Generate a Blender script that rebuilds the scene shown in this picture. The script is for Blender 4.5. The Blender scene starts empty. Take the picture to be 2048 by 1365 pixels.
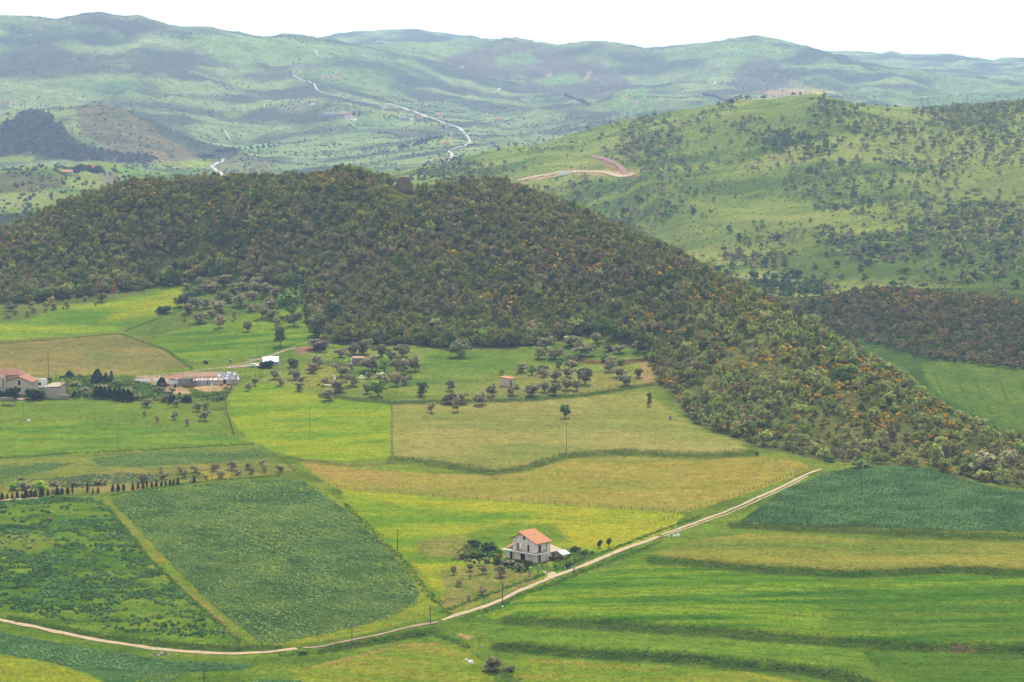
import bpy, math, random
import numpy as np
from mathutils import Matrix, Vector
random.seed(7)
RNG = np.random.default_rng(11)
scene = bpy.context.scene
COL = scene.collection
R = math.radians

# ------------------------------------------------------------------ camera model (photo pixels 2048 x 1365)
FPX = 5000.0
PIT = math.atan((682.5 - 170.0) / FPX)
CP, SP = math.cos(PIT), math.sin(PIT)

def ray(u, v):
    x = (np.asarray(u, float) - 1024.0) / FPX
    y = -(np.asarray(v, float) - 682.5) / FPX
    return x, CP + y * SP, -SP + y * CP            # world X, Y, Z direction

def project(X, Y, Z):
    d = Y * CP - Z * SP
    return 1024.0 + FPX * X / d, 682.5 - FPX * (Y * SP + Z * CP) / d

# ------------------------------------------------------------------ noise
_T = np.random.default_rng(5).random((256, 256))
def vnoise(x, y, seed=0):
    x = np.asarray(x, float) + seed * 17.37
    y = np.asarray(y, float) + seed * 9.71
    xi = np.floor(x).astype(np.int64); yi = np.floor(y).astype(np.int64)
    fx = x - xi; fy = y - yi
    fx = fx * fx * (3 - 2 * fx); fy = fy * fy * (3 - 2 * fy)
    x0 = xi & 255; x1 = (xi + 1) & 255; y0 = yi & 255; y1 = (yi + 1) & 255
    a = _T[x0, y0]; b = _T[x1, y0]; c = _T[x0, y1]; d = _T[x1, y1]
    return (a * (1 - fx) + b * fx) * (1 - fy) + (c * (1 - fx) + d * fx) * fy
def fbm(x, y, octv=4, seed=0, gain=0.5):
    s = 0; a = 1.0; t = 0
    for i in range(octv):
        s = s + a * vnoise(x * 2 ** i, y * 2 ** i, seed + i * 3); t += a; a *= gain
    return s / t                                   # about 0..1, mean .5
def sstep(a, b, x):
    t = np.clip((x - a) / (b - a), 0, 1)
    return t * t * (3 - 2 * t)

# ------------------------------------------------------------------ terrain: ridge, valley and foot lines given their own distances
YS = 1.25
LINES = [
 [(-400,1560,300),(2500,1560,300)],
 [(-400,1560,430),(2500,1560,430)],
 [(-400,1365,500),(2500,1365,500)],
 [(-400,1110,618),(2500,1110,618)],
 [(-400,935,752),(0,935,752),(800,930,757),(1500,930,757),(1640,930,755),(1850,938,745),(2048,968,726),(2500,1000,700)],
 [(-400,600,1120),(0,600,1120),(350,575,1150),(500,600,1110),(620,640,1060),(830,690,1000),(1180,690,1000),(1300,740,945),(1400,850,845),(1520,900,795),(1640,918,775),(1850,928,765),(2048,958,740),(2500,990,716)],
 [(-400,538,1290),(0,471,1270),(130,416,1255),(270,375,1245),(420,366,1240),(560,364,1235),(690,349,1225),(770,364,1222),(840,386,1220),(900,376,1215),(990,368,1210),(1100,409,1180),(1200,446,1150),(1300,496,1110),(1420,556,1055),(1560,630,985),(1700,708,910),(1850,800,850),(1950,862,810),(2048,914,778),(2500,985,728)],
 [(-400,560,1520),(0,560,1520),(700,545,1520),(1000,545,1500),(1200,560,1450),(1300,580,1400),(1420,620,1320),(1560,670,1200),(1700,740,1060),(1850,820,925),(1950,862,860),(2048,885,825),(2500,930,770)],
 [(-400,500,1750),(0,500,1750),(700,490,1750),(1200,500,1650),(1400,570,1480),(1590,650,1240),(1700,676,1165),(1850,718,1075),(2048,738,1045),(2500,748,1030)],
 [(-400,470,1950),(0,470,1950),(700,450,1950),(850,440,1900),(1100,440,1800),(1300,505,1650),(1450,590,1400),(1560,622,1290),(1640,600,1270),(1750,580,1250),(1850,587,1230),(1950,602,1210),(2048,610,1200),(2500,605,1200)],
 [(-400,430,2200),(0,430,2200),(500,420,2200),(700,400,2200),(850,375,2120),(1000,405,2000),(1250,440,1850),(1400,535,1560),(1560,600,1380),(1750,588,1330),(2048,608,1290),(2500,605,1290)],
 [(-400,400,2500),(0,395,2500),(600,380,2500),(850,362,2200),(1000,350,2130),(1200,370,2000),(1350,410,1850),(1500,440,1760),(1750,445,1700),(2048,450,1650),(2500,450,1650)],
 [(-400,370,3000),(0,370,3000),(600,360,3000),(750,362,2500),(840,360,2330),(1000,315,2350),(1100,296,2380),(1200,268,2400),(1350,241,2400),(1500,215,2380),(1640,200,2350),(1720,206,2340),(1800,222,2320),(1870,233,2320),(1950,226,2300),(2048,217,2280),(2500,205,2280)],
 [(-400,345,3300),(0,345,3300),(400,345,3300),(700,360,3200),(900,345,3000),(1100,330,3000),(1300,330,3000),(1640,330,3000),(2500,330,3000)],
 [(-400,250,3700),(0,240,3650),(70,226,3600),(150,210,3650),(200,205,3700),(260,228,3700),(330,268,3700),(420,315,3750),(500,325,3800),(700,320,3800),(900,300,3700),(1100,285,3700),(1300,262,3700),(1640,265,3700),(2500,250,3700)],
 [(-400,230,4300),(0,230,4300),(200,228,4300),(330,255,4300),(500,270,4400),(700,250,4400),(900,270,4300),(1100,270,4300),(1300,243,4500),(1640,225,4500),(2500,220,4500)],
 [(-400,150,5000),(0,150,5000),(300,150,5000),(500,185,5000),(620,150,5200),(700,185,5000),(900,215,5200),(1100,230,5300),(1300,215,5500),(1500,190,5800),(1640,180,6000),(2500,180,6000)],
 [(-400,30,6000),(0,31,6000),(60,34,6000),(120,39,6000),(160,30,6000),(205,25,6000),(245,36,6000),(280,33,6000),(340,51,6000),(365,55,6000),(410,53,6000),(460,63,6000),(535,76,6000),(575,71,6000),(640,76,6000),(720,95,6000),(830,115,6000),(950,150,6000),(1000,165,6000),(1100,175,6200),(1200,170,6300),(1300,190,6400),(1500,165,6500),(1640,165,6600),(2500,165,6600)],
 [(-400,70,7000),(0,70,7000),(300,75,7000),(500,100,7000),(640,120,7000),(760,105,7000),(900,110,7000),(1100,130,7000),(1300,140,7200),(1500,130,7200),(1640,140,7400),(2500,140,7400)],
 [(-400,60,8200),(0,60,8200),(500,92,8200),(600,86,8200),(640,76,8200),(700,66,8200),(760,63,8200),(830,59,8200),(880,69,8200),(975,81,8200),(1040,83,8200),(1100,91,8200),(1250,98,8200),(1320,96,8200),(1410,88,8200),(1470,78,8200),(1530,84,8200),(1570,91,8200),(1640,105,8200),(1700,104,8200),(1760,109,8200),(1780,103,8200),(1830,111,8200),(1900,109,8200),(1950,117,8200),(1985,123,8200),(2010,116,8200),(2048,117,8200),(2500,120,8200)],
 [(-400,190,10500),(2500,190,10500)],
]
SMAX = 0.33
inner = np.linspace(-0.235, 0.235, 1060)
outer = np.linspace(0.235, SMAX, 60)[1:]
S = np.concatenate([-outer[::-1], inner, outer])
NS = len(S)
LY, LZ = [], []
for ln in LINES:
    a = np.array(ln, float)
    rx, ry, rz = ray(a[:, 0], a[:, 1])
    Yv = a[:, 2] * YS
    s = rx / ry; z = rz / ry * Yv
    o = np.argsort(s)
    yy = np.interp(S, s[o], Yv[o]); zz = np.interp(S, s[o], z[o])
    k = np.hanning(13); k /= k.sum()
    if ln[0][2] < 5900:
        k = np.hanning(31); k /= k.sum()
    pad = len(k) // 2
    yy = np.convolve(np.pad(yy, pad, mode='edge'), k, 'valid'); zz = np.convolve(np.pad(zz, pad, mode='edge'), k, 'valid')
    LY.append(yy); LZ.append(zz)
LY = np.array(LY); LZ = np.array(LZ)
for i in range(1, len(LY)):
    LY[i] = np.maximum(LY[i], LY[i - 1] + 4)
rows = [380.0]
while rows[-1] < 10500 * YS:
    y = rows[-1]
    if y < 1300 * YS: d = min(y * y / 520000.0, 2.3)
    elif y < 2450 * YS: d = 5.0
    elif y < 4000 * YS: d = 12.0
    elif y < 8400 * YS: d = 30.0
    else: d = 160.0
    if y < 500: d = 4.0
    rows.append(y + d)
YR = np.array(rows); NR = len(YR)

def pchip_cols(LY, LZ, YR):
    """monotone cubic through the lines of each column"""
    n = LY.shape[0]
    h = np.diff(LY, axis=0); d = np.diff(LZ, axis=0) / h
    m = np.zeros_like(LZ)
    w1 = 2 * h[1:] + h[:-1]; w2 = h[1:] + 2 * h[:-1]
    same = d[:-1] * d[1:] > 0
    with np.errstate(divide='ignore', invalid='ignore'):
        mm = (w1 + w2) / (w1 / d[:-1] + w2 / d[1:])
    m[1:-1] = np.where(same, mm, 0); m[0] = d[0]; m[-1] = d[-1]
    Z = np.zeros((len(YR), LY.shape[1])); B = np.zeros(Z.shape, np.int8)
    for j in range(LY.shape[1]):
        i = np.clip(np.searchsorted(LY[:, j], YR, side='right') - 1, 0, n - 2)
        t = np.clip((YR - LY[i, j]) / h[i, j], 0, 1); hh = h[i, j]
        Z[:, j] = ((1 + 2 * t) * (1 - t) ** 2 * LZ[i, j] + t * (1 - t) ** 2 * hh * m[i, j] + t * t * (3 - 2 * t) * LZ[i + 1, j] + t * t * (t - 1) * hh * m[i + 1, j])
        B[:, j] = i
    return Z, B
ZG, BAND = pchip_cols(LY, LZ, YR)
XG = S[None, :] * YR[:, None]; YG = np.repeat(YR[:, None], NS, 1)
# named bumps: pointed far hills
for (bu, bv, by, w, hgt) in ((1205,150,6500,260,75),(1510,118,6500,330,120),(1060,110,6900,420,60),(470,330,3700,90,26),(210,352,2600,70,22),(60,360,2450,120,26),(1330,210,5600,260,40),(1250,200,5000,240,34),(1660,150,6000,400,50)):
    rx, ry, _ = ray(bu, bv); bx = rx / ry * by * YS
    w *= 1.15
    ZG += hgt * np.exp(-(np.hypot(XG - bx, (YG - by * YS) * 0.75) / w) ** 1.7)
far = sstep(1500 * YS, 5500 * YS, YG)
hillm = sstep(0, 60, YG - LY[5][None, :])
rid = 1 - np.abs(2 * fbm(XG / 260, YG / 360, 4, 3, .55) - 1)
nz = (fbm(XG / 75, YG / 75, 3, 1) - .5) * (1.2 + 2.6 * hillm + 5 * far) + (rid - .78) * 60 * far * (1 - 0.6 * sstep(5800 * YS, 6000 * YS, YG) * 0)
nz += (fbm(XG / 150, YG / 150, 4, 8) - .5) * 20 * far + (fbm(XG / 9, YG / 9, 2, 4) - .5) * (0.35 + 1.1 * hillm)
gm = sstep(0, 200, YG - LY[10][None, :]) * (1 - sstep(2600 * YS, 3000 * YS, YG))
nz += ((fbm(XG / 130, YG / 130, 4, 21) - .5) * 13 + (.8 - np.abs(2 * fbm(XG / 110, YG / 240, 3, 25) - 1)) * 12) * gm
calm = 1 - .85 * np.exp(-((YG - LY[17][None, :]) / 420) ** 2) - .85 * np.exp(-((YG - LY[19][None, :]) / 500) ** 2)
u0 = 1024 + FPX * XG / YG
calm = np.clip(calm, .22, 1) * (1 - .8 * np.exp(-((u0 - 790) / 210) ** 2) * sstep(3700, 4100, YG) * (1 - sstep(6300, 7200, YG)))
ZG = ZG + nz * calm + (fbm(XG / 60, YG / 60, 3, 45) - .5) * 13 * far
lrow = np.log(YR)
def H(X, Y):
    X = np.asarray(X, float); Y = np.asarray(Y, float)
    s = X / Y
    fi = np.interp(s, S, np.arange(NS)); fr = np.interp(Y, YR, np.arange(NR))
    i0 = np.clip(fi.astype(int), 0, NS - 2); r0 = np.clip(fr.astype(int), 0, NR - 2)
    a = fi - i0; b = fr - r0
    return (ZG[r0, i0] * (1 - a) + ZG[r0, i0 + 1] * a) * (1 - b) + (ZG[r0 + 1, i0] * (1 - a) + ZG[r0 + 1, i0 + 1] * a) * b
def lineY(k, X, Y):
    return np.interp(np.asarray(X) / np.asarray(Y), S, LY[k])
def hit(u, v, y0=400, y1=11000):
    """where the sight line of a photo pixel meets the ground"""
    rx, ry, rz = ray(u, v)
    Y = np.exp(np.linspace(math.log(y0), math.log(y1), 2600))
    zz = rz / ry * Y; hh = H(rx / ry * Y, Y)
    below = np.nonzero(zz < hh)[0]
    i = below[0] if len(below) else len(Y) - 1
    if i > 0:
        a = zz[i - 1] - hh[i - 1]; b = hh[i] - zz[i]
        t = a / (a + b + 1e-9); y = Y[i - 1] + (Y[i] - Y[i - 1]) * t
    else: y = Y[0]
    x = rx / ry * y
    return float(x), float(y), float(H(x, y))
UG, VG = project(XG, YG, ZG)
# steps of the banks between the terraced fields
for pts, hgt in (([(1290,1120),(1400,1127),(1500,1137),(1700,1149),(1900,1139),(2050,1146),(2300,1150)], 1.5), ([(1000,1240),(1150,1248),(1400,1264),(1700,1287),(1850,1295),(2300,1305)], 1.6), ([(980,1292),(1150,1306),(1400,1321),(1600,1341),(1760,1370)], 1.7), ([(1450,1050),(1600,1058),(1700,1062),(1900,1070),(2300,1080)], 1.0), ([(784,917),(880,929),(985,944),(1060,935),(1130,912),(1250,905),(1400,913),(1510,906)], .8), ([(640,1302),(760,1283),(870,1263)], .9)):
    p_ = np.array(pts, float); vl_ = np.interp(UG, p_[:, 0], p_[:, 1]); dv = vl_ - VG
    e_ = sstep(p_[0, 0] - 5, p_[0, 0] + 50, UG) * (1 - sstep(p_[-1, 0] - 50, p_[-1, 0] + 5, UG)) * (YG < 1150)
    ZG = ZG + hgt * e_ * sstep(-6, 5, dv) * np.exp(-np.maximum(dv - 5, 0) / 45.0)
UG, VG = project(XG, YG, ZG)

# ------------------------------------------------------------------ polygon tests in the traced outlines
def inside(poly, u, v):
    p = np.array(poly, float); c = np.zeros(u.shape, bool)
    for (x0, y0), (x1, y1) in zip(p, np.roll(p, -1, 0)):
        if y0 == y1: continue
        c ^= ((y0 > v) != (y1 > v)) & (u < (x1 - x0) * (v - y0) / (y1 - y0) + x0)
    return c
def seg_dist(pts, u, v, closed=False):
    p = np.array(pts, float); d = np.full(u.shape, 1e9)
    q = list(zip(p[:-1], p[1:])) + ([(p[-1], p[0])] if closed else [])
    for a, b in q:
        ab = b - a; L = (ab ** 2).sum() + 1e-9
        t = np.clip(((u - a[0]) * ab[0] + (v - a[1]) * ab[1]) / L, 0, 1)
        d = np.minimum(d, np.hypot(u - a[0] - t * ab[0], (v - a[1] - t * ab[1]) * 1.0))
    return d
def lin(c, k=2.6):
    c = np.array(c, float) / 255.0
    return np.where(c <= 0.04045, c / 12.92, ((c + 0.055) / 1.055) ** 2.4) / k
CG = np.zeros((NR, NS, 3))
JU = (fbm(XG / 3.0, YG / 3.0, 2, 31) - .5); JV = (fbm(XG / 3.0, YG / 3.0, 2, 37) - .5)
def region(poly, y0, y1, soft=1.5, jit=3.0):
    p = np.array(poly, float)
    m = (UG > p[:, 0].min() - 8) & (UG < p[:, 0].max() + 8) & (VG > p[:, 1].min() - 8) & (VG < p[:, 1].max() + 8) & (YG >= y0) & (YG <= y1)
    r, c = np.nonzero(m)
    if len(r) == 0: return r, c, np.zeros(0)
    u = UG[r, c] + JU[r, c] * jit * 2; v = VG[r, c] + JV[r, c] * jit
    d = seg_dist(poly, u, v, True); sd = np.where(inside(poly, u, v), d, -d)
    return r, c, sstep(-soft, soft, sd)
def field(X, Y, cols, scale, stretch=1.0, ang=0.0, seed=0, octv=4, contrast=1.6):
    """soil and crop colours mixed by noise in world space; ANG turns the streaks"""
    a = R(ang); xr = X * math.cos(a) + Y * math.sin(a); yr = -X * math.sin(a) + Y * math.cos(a)
    n = fbm(xr / (scale * stretch), yr / scale, octv, seed)
    t = np.clip((n - .5) * contrast * 1.6 + .5, 0, 1) * (len(cols) - 1)
    i = np.clip(t.astype(int), 0, len(cols) - 2); f = (t - i)[:, None]
    c = np.array([lin(x) for x in cols])
    return c[i] * (1 - f) + c[i + 1] * f
def paint(poly, cols, y0=0, y1=2e4, scale=12, stretch=3, ang=0, seed=0, soft=1.5, jit=3.0, alpha=1.0, contrast=1.6, octv=4):
    r, c, w = region(poly, y0, y1, soft, jit)
    if len(r) == 0: return
    k = w > 0; r, c, w = r[k], c[k], w[k] * alpha
    f = field(XG[r, c], YG[r, c], cols, scale, stretch, ang, seed, octv, contrast)
    CG[r, c] = CG[r, c] * (1 - w[:, None]) + f * w[:, None]
def stripe(pts, width, cols, y0=0, y1=2e4, scale=4, seed=0, alpha=1.0, jit=3.0):
    p = np.array(pts, float)
    m = (UG > p[:, 0].min() - width * 2) & (UG < p[:, 0].max() + width * 2) & (VG > p[:, 1].min() - width * 2) & (VG < p[:, 1].max() + width * 2) & (YG >= y0) & (YG <= y1)
    r, c = np.nonzero(m)
    if len(r) == 0: return
    d = seg_dist(pts, UG[r, c] + JU[r, c] * jit, VG[r, c] + JV[r, c] * jit)
    w = (1 - sstep(width * .35, width * .75, d)) * alpha
    k = w > 0; r, c, w = r[k], c[k], w[k]
    f = field(XG[r, c], YG[r, c], cols, scale, 1.5, 0, seed)
    CG[r, c] = CG[r, c] * (1 - w[:, None]) + f * w[:, None]
# ------------------------------------------------------------------ ground colours (what grows where)
def base(mask, cols, scale, stretch=1.5, ang=0, seed=0, contrast=1.6):
    r, c = np.nonzero(mask)
    CG[r, c] = field(XG[r, c], YG[r, c], cols, scale, stretch, ang, seed, 4, contrast)
L4 = LY[5][None, :]; L6 = LY[7][None, :]; L7 = LY[8][None, :]; L9 = LY[10][None, :]; L12 = LY[13][None, :]
GREEN = [(96,124,42),(112,140,46),(126,150,52)]
base(YG < L4, GREEN, 14, 3, 10, 1)
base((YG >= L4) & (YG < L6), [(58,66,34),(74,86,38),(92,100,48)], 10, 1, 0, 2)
base((YG >= L6) & (YG < L7), [(70,104,52),(84,118,56),(96,128,60)], 14, 3, 80, 3)
base((YG >= L7) & (YG < L9), [(60,70,42),(78,92,50)], 10, 1, 0, 4)
base((YG >= L9) & (YG < L12), [(92,122,56),(120,146,66),(140,160,76),(152,166,90)], 42, 2, 8, 5)
base(YG >= L12, [(74,88,66),(92,110,72),(116,142,84),(134,156,94)], 110, 1.6, 15, 6, 2.2)
NEAR = 1560
WOOD = [(-500,610),(60,608),(110,602),(180,592),(235,584),(330,574),(370,566),(420,554),(500,560),(560,573),(600,592),(615,640),(625,685),(700,690),(830,692),(900,698),(1000,695),(1090,692),(1180,668),(1250,682),(1300,710),(1315,765),(1350,802),(1390,850),(1450,872),(1520,892),(1580,907),(1640,922),(1750,930),(1850,937),(1920,957),(2048,977),(2500,1010),(2500,300),(-500,300)]
# dark green wood floor; lighter right flank colours in sun through cloud gaps
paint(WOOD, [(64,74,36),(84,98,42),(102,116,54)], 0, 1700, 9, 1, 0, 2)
paint([(1290,700),(1400,600),(1520,640),(1620,720),(1700,790),(1830,860),(1960,905),(2048,935),(2048,980),(1850,938),(1640,922),(1520,892),(1390,850),(1310,765)], [(84,96,50),(106,116,62),(120,128,78)], 0, 1300, 8, 1, 0, 9, soft=14)
# left upper fields
paint([(-400,628),(0,622),(120,600),(230,588),(370,572),(372,600),(330,620),(240,660),(120,672),(0,682),(-400,690)], [(90,136,44),(122,160,44),(148,172,42)], 0, NEAR, 14, 5, 8, 11)
paint([(240,620),(330,585),(362,578),(368,600),(310,630),(200,645)], [(150,168,40),(164,172,40)], 0, NEAR, 8, 4, 8, 12, soft=10, alpha=.8)
paint([(-60,615),(60,608),(235,586),(345,575),(230,602),(120,612),(60,640),(-60,650)], [(92,122,54),(120,136,66)], 0, NEAR, 8, 3, 8, 13, soft=4)
paint([(-400,690),(0,684),(120,674),(240,667),(290,678),(330,702),(385,735),(290,746),(150,752),(0,756),(-400,760)], [(122,128,72),(138,136,80),(150,142,86)], 0, NEAR, 16, 3, 0, 14)
paint([(150,695),(230,690),(260,720),(200,735)], [(112,132,66),(124,136,74)], 0, NEAR, 10, 2, 0, 15, soft=16, alpha=.8)
paint([(0,738),(150,740),(330,735),(300,750),(0,757)], [(150,154,82),(142,146,80)], 0, NEAR, 8, 3, 0, 16, soft=8, alpha=.8)
paint([(300,680),(420,650),(560,610),(600,600),(618,660),(640,690),(560,710),(480,716),(430,726),(380,722)], [(82,128,38),(112,150,40),(132,160,42)], 0, NEAR, 10, 4, 10, 17)
paint([(360,600),(372,566),(420,541),(500,545),(560,558),(604,590),(618,660),(600,615),(440,610)], [(84,120,44),(104,134,50)], 0, NEAR, 8, 2, 10, 18)
paint([(242,663),(330,625),(370,610),(440,590),(520,560),(600,580),(600,610),(420,648),(300,672)], [(92,122,52),(112,138,56)], 0, NEAR, 8, 2, 10, 18)
# farm yards, gardens
paint([(100,752),(300,752),(330,770),(470,775),(448,800),(455,830),(380,806),(200,800),(120,797)], [(70,100,42),(92,120,46),(120,144,50)], 0, NEAR, 5, 1.5, 0, 19)
paint([(270,752),(345,752),(352,768),(320,774),(285,763)], [(190,176,150),(168,152,126)], 0, NEAR, 4, 1, 0, 20)
paint([(300,768),(352,768),(372,778),(385,788),(350,790),(310,776)], [(190,170,136),(166,146,116)], 0, NEAR, 4, 1, 0, 21, soft=2)
paint([(386,776),(420,766),(462,764),(470,772),(448,782),(410,784)], [(196,176,136),(170,154,116)], 0, NEAR, 4, 1, 0, 22, soft=2)
paint([(440,786),(470,772),(520,762),(640,772),(780,805),(640,790),(560,782)], [(118,144,52),(136,156,60)], 0, NEAR, 8, 2, 0, 23, soft=6)
# pasture with olives, centre
paint([(560,720),(640,695),(830,694),(1000,698),(1180,672),(1290,705),(1310,770),(1260,782),(1050,802),(790,806),(640,790),(520,762)], [(92,126,50),(118,144,58),(136,154,68)], 0, NEAR, 14, 2, 0, 24)
paint([(850,704),(1040,704),(1110,690),(1080,720),(1000,745),(880,760),(850,745)], [(96,134,48),(116,148,54)], 0, NEAR, 12, 2, 0, 25, soft=8)
paint([(1090,735),(1200,745),(1300,735),(1310,770),(1250,782),(1130,790),(960,800),(960,770)], [(132,142,70),(150,150,84)], 0, NEAR, 10, 2, 0, 26, soft=8, alpha=.8)
paint([(1275,722),(1305,728),(1312,772),(1282,765)], [(176,152,106),(160,144,92)], 0, NEAR, 6, 1, 0, 27, soft=5, alpha=.8)
paint([(582,694),(632,692),(650,700),(600,710)], [(166,142,118),(142,122,98)], 0, NEAR, 5, 1, 0, 28)
paint([(606,728),(660,735),(700,760),(660,778),(600,770)], [(134,150,64),(150,156,70)], 0, NEAR, 7, 1, 0, 29, soft=8)
# fields left of the stone wall
paint([(-400,806),(100,800),(300,806),(420,835),(468,872),(330,858),(160,838),(0,845),(-400,850)], [(104,138,48),(122,150,54)], 0, NEAR, 8, 3, 0, 30)
paint([(-400,852),(0,846),(160,839),(330,860),(470,876),(510,888),(420,894),(300,899),(100,913),(0,919),(-400,925)], [(92,136,42),(112,150,46),(128,158,50)], 0, NEAR, 6, 4, 6, 31)
paint([(-400,925),(0,920),(300,901),(505,890),(560,925),(480,945),(250,965),(0,990),(-400,995)], [(100,122,56),(116,138,60),(132,148,64)], 0, NEAR, 9, 3, 6, 32)
paint([(-200,945),(0,938),(90,925),(150,926),(110,940),(60,950),(0,962),(-200,975)], [(88,120,62),(104,134,70)], 0, NEAR, 3, 3, 0, 33)
paint([(178,918),(300,905),(440,905),(520,896),(545,912),(440,925),(300,935),(200,934)], [(88,122,62),(106,136,70)], 0, NEAR, 3, 3, 0, 34)
paint([(-200,965),(0,962),(180,945),(330,930),(500,922),(590,930),(590,945),(430,962),(300,976),(190,992),(60,1000),(-200,1008)], [(104,122,60),(126,140,64),(146,146,78)], 0, NEAR, 6, 2, 6, 35)
paint([(-60,1000),(40,998),(85,996),(85,1001),(-60,1007)], [(214,190,140),(190,170,120)], 0, NEAR, 4, 1, 0, 36, soft=1)
paint([(100,978),(230,968),(320,962),(330,972),(180,985),(110,990)], [(164,150,96),(126,140,66)], 0, NEAR, 4, 2, 0, 37, soft=3, alpha=.7)
paint([(405,942),(470,948),(465,957),(410,956)], [(186,166,50),(150,150,50)], 0, NEAR, 2, 1, 0, 38, soft=4, alpha=.8)
# bright meadow by the wall
paint([(456,785),(520,766),(640,788),(782,808),(782,916),(700,923),(600,918),(530,897),(490,872),(462,840)], [(110,152,34),(132,164,38),(150,170,44)], 0, NEAR, 9, 3, 10, 39)
# tan pasture and ochre field
paint([(786,808),(900,806),(1050,801),(1200,791),(1290,784),(1330,815),(1390,858),(1480,887),(1502,905),(1400,911),(1250,903),(1130,911),(1060,936),(980,941),(880,924),(786,916)], [(132,146,72),(148,154,82),(158,160,90)], 0, NEAR, 16, 3, 0, 40)
paint([(1180,800),(1300,790),(1390,858),(1480,890),(1300,880)], [(132,148,66),(146,156,74)], 0, NEAR, 12, 3, 0, 41, soft=20, alpha=.7)
paint([(790,810),(860,812),(850,860),(790,900)], [(136,150,62),(150,156,74)], 0, NEAR, 12, 3, 0, 42, soft=14, alpha=.6)
paint([(600,925),(700,938),(850,946),(990,951),(1050,942),(1150,917),(1250,913),(1400,916),(1500,913),(1600,924),(1625,938),(1500,986),(1370,1026),(1180,1013),(1000,1001),(800,989),(680,979),(640,958)], [(142,150,62),(152,153,68),(160,154,74),(150,156,64)], 0, NEAR, 13, 3, 0, 43)
paint([(606,922),(700,936),(800,950),(780,968),(680,960),(630,948)], [(170,150,82),(158,148,74)], 0, NEAR, 8, 3, 0, 44, soft=8, alpha=.75)
paint([(1420,918),(1560,920),(1610,935),(1480,965),(1380,960)], [(168,154,68),(160,152,64)], 0, NEAR, 12, 3, 0, 45, soft=20, alpha=.6)
stripe([(783,918),(880,930),(985,945),(1060,935),(1130,912),(1250,905),(1400,913),(1510,906)], 14, [(62,84,36),(88,106,46),(112,122,58)], 0, NEAR, 3, 46, .75)
stripe([(600,920),(700,932),(790,926)], 5, [(92,98,54),(120,120,66)], 0, NEAR, 3, 47, .8)
stripe([(784,808),(784,916)], 5, [(132,136,92),(112,126,70)], 0, NEAR, 3, 48, .7)
stripe([(640,792),(780,806),(900,804),(1050,800),(1180,790),(1260,776),(1310,768)], 8, [(70,92,44),(96,108,54)], 0, NEAR, 3, 49, .9)
stripe([(1160,722),(1230,728),(1300,718),(1320,724)], 8, [(86,76,52),(112,92,66),(150,120,84)], 0, NEAR, 3, 50, .9)
# yellow-green meadow round the farmhouse
paint([(680,979),(800,990),(1000,1003),(1180,1015),(1370,1028),(1340,1060),(1240,1100),(1150,1130),(1060,1170),(930,1220),(860,1240),(820,1160),(770,1085),(700,1020)], [(104,148,34),(130,160,36),(152,170,40),(164,172,44)], 0, NEAR, 11, 3, -8, 51)
paint([(940,1065),(1020,1045),(1110,1050),(1140,1085),(1000,1095),(930,1090)], [(92,136,42),(106,142,42)], 0, NEAR, 6, 2, -10, 52, soft=8, alpha=.85)
paint([(835,1082),(900,1072),(950,1082),(925,1110),(870,1118),(835,1105)], [(130,138,66),(142,146,78),(116,138,54)], 0, NEAR, 4, 2, 0, 53, soft=6)
paint([(880,1140),(980,1130),(1080,1148),(1075,1168),(990,1198),(900,1228),(878,1205),(890,1180)], [(118,140,58),(138,146,74),(146,140,84),(112,138,50)], 0, NEAR, 3, 1.2, 0, 54, soft=5)
paint([(1100,1100),(1140,1096),(1185,1112),(1150,1130),(1110,1142)], [(84,116,46),(104,134,50)], 0, NEAR, 3, 1, 0, 55, soft=4)
paint([(600,960),(660,985),(740,1050),(800,1105),(850,1150),(880,1205),(860,1240),(830,1200),(815,1140),(760,1085),(690,1020),(620,968)], [(120,146,44),(140,154,52),(98,128,50)], 0, NEAR, 5, 2, -40, 56, soft=3)
# broad bean fields
paint([(-200,1010),(0,1003),(100,994),(190,995),(215,1012),(300,1120),(400,1215),(485,1288),(300,1282),(150,1257),(0,1222),(-200,1180)], [(78,118,40),(94,134,42),(112,144,48)], 0, NEAR, 7, 2, 0, 57)
paint([(0,1070),(70,1066),(130,1085),(60,1105),(0,1100)], [(112,136,52),(124,144,58)], 0, NEAR, 7, 2, 0, 58, soft=10)
paint([(190,995),(220,995),(300,1085),(420,1205),(530,1285),(485,1290),(400,1218),(300,1123),(215,1015)], [(108,138,48),(124,146,54),(140,146,66)], 0, NEAR, 4, 2, -50, 59, soft=6, alpha=.75)
stripe([(205,1005),(290,1112),(400,1212),(500,1290)], 3, [(70,92,44),(86,108,48)], 0, NEAR, 3, 59, .7)
BEAN = [(218,1000),(260,985),(400,970),(560,958),(610,965),(690,1020),(760,1085),(815,1140),(838,1185),(835,1205),(780,1235),(680,1262),(560,1287),(520,1285),(430,1215),(330,1115),(260,1040)]
paint(BEAN, [(62,96,54),(78,112,60),(98,126,62)], 0, NEAR, 9, 1.6, -35, 60)
paint([(545,1288),(680,1262),(780,1237),(850,1195),(868,1225),(760,1262),(600,1290)], [(128,152,48),(142,158,52),(112,140,48)], 0, NEAR, 5, 2, 0, 61, soft=3)
BEANR = [(1475,1047),(1560,985),(1650,947),(1720,934),(1800,933),(1870,942),(1960,969),(2048,986),(2400,1040),(2400,1075),(2048,1063),(1900,1061),(1700,1054),(1560,1053)]
paint(BEANR, [(50,82,50),(60,92,56),(72,104,64)], 0, NEAR, 5, 4, 0, 62)
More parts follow.
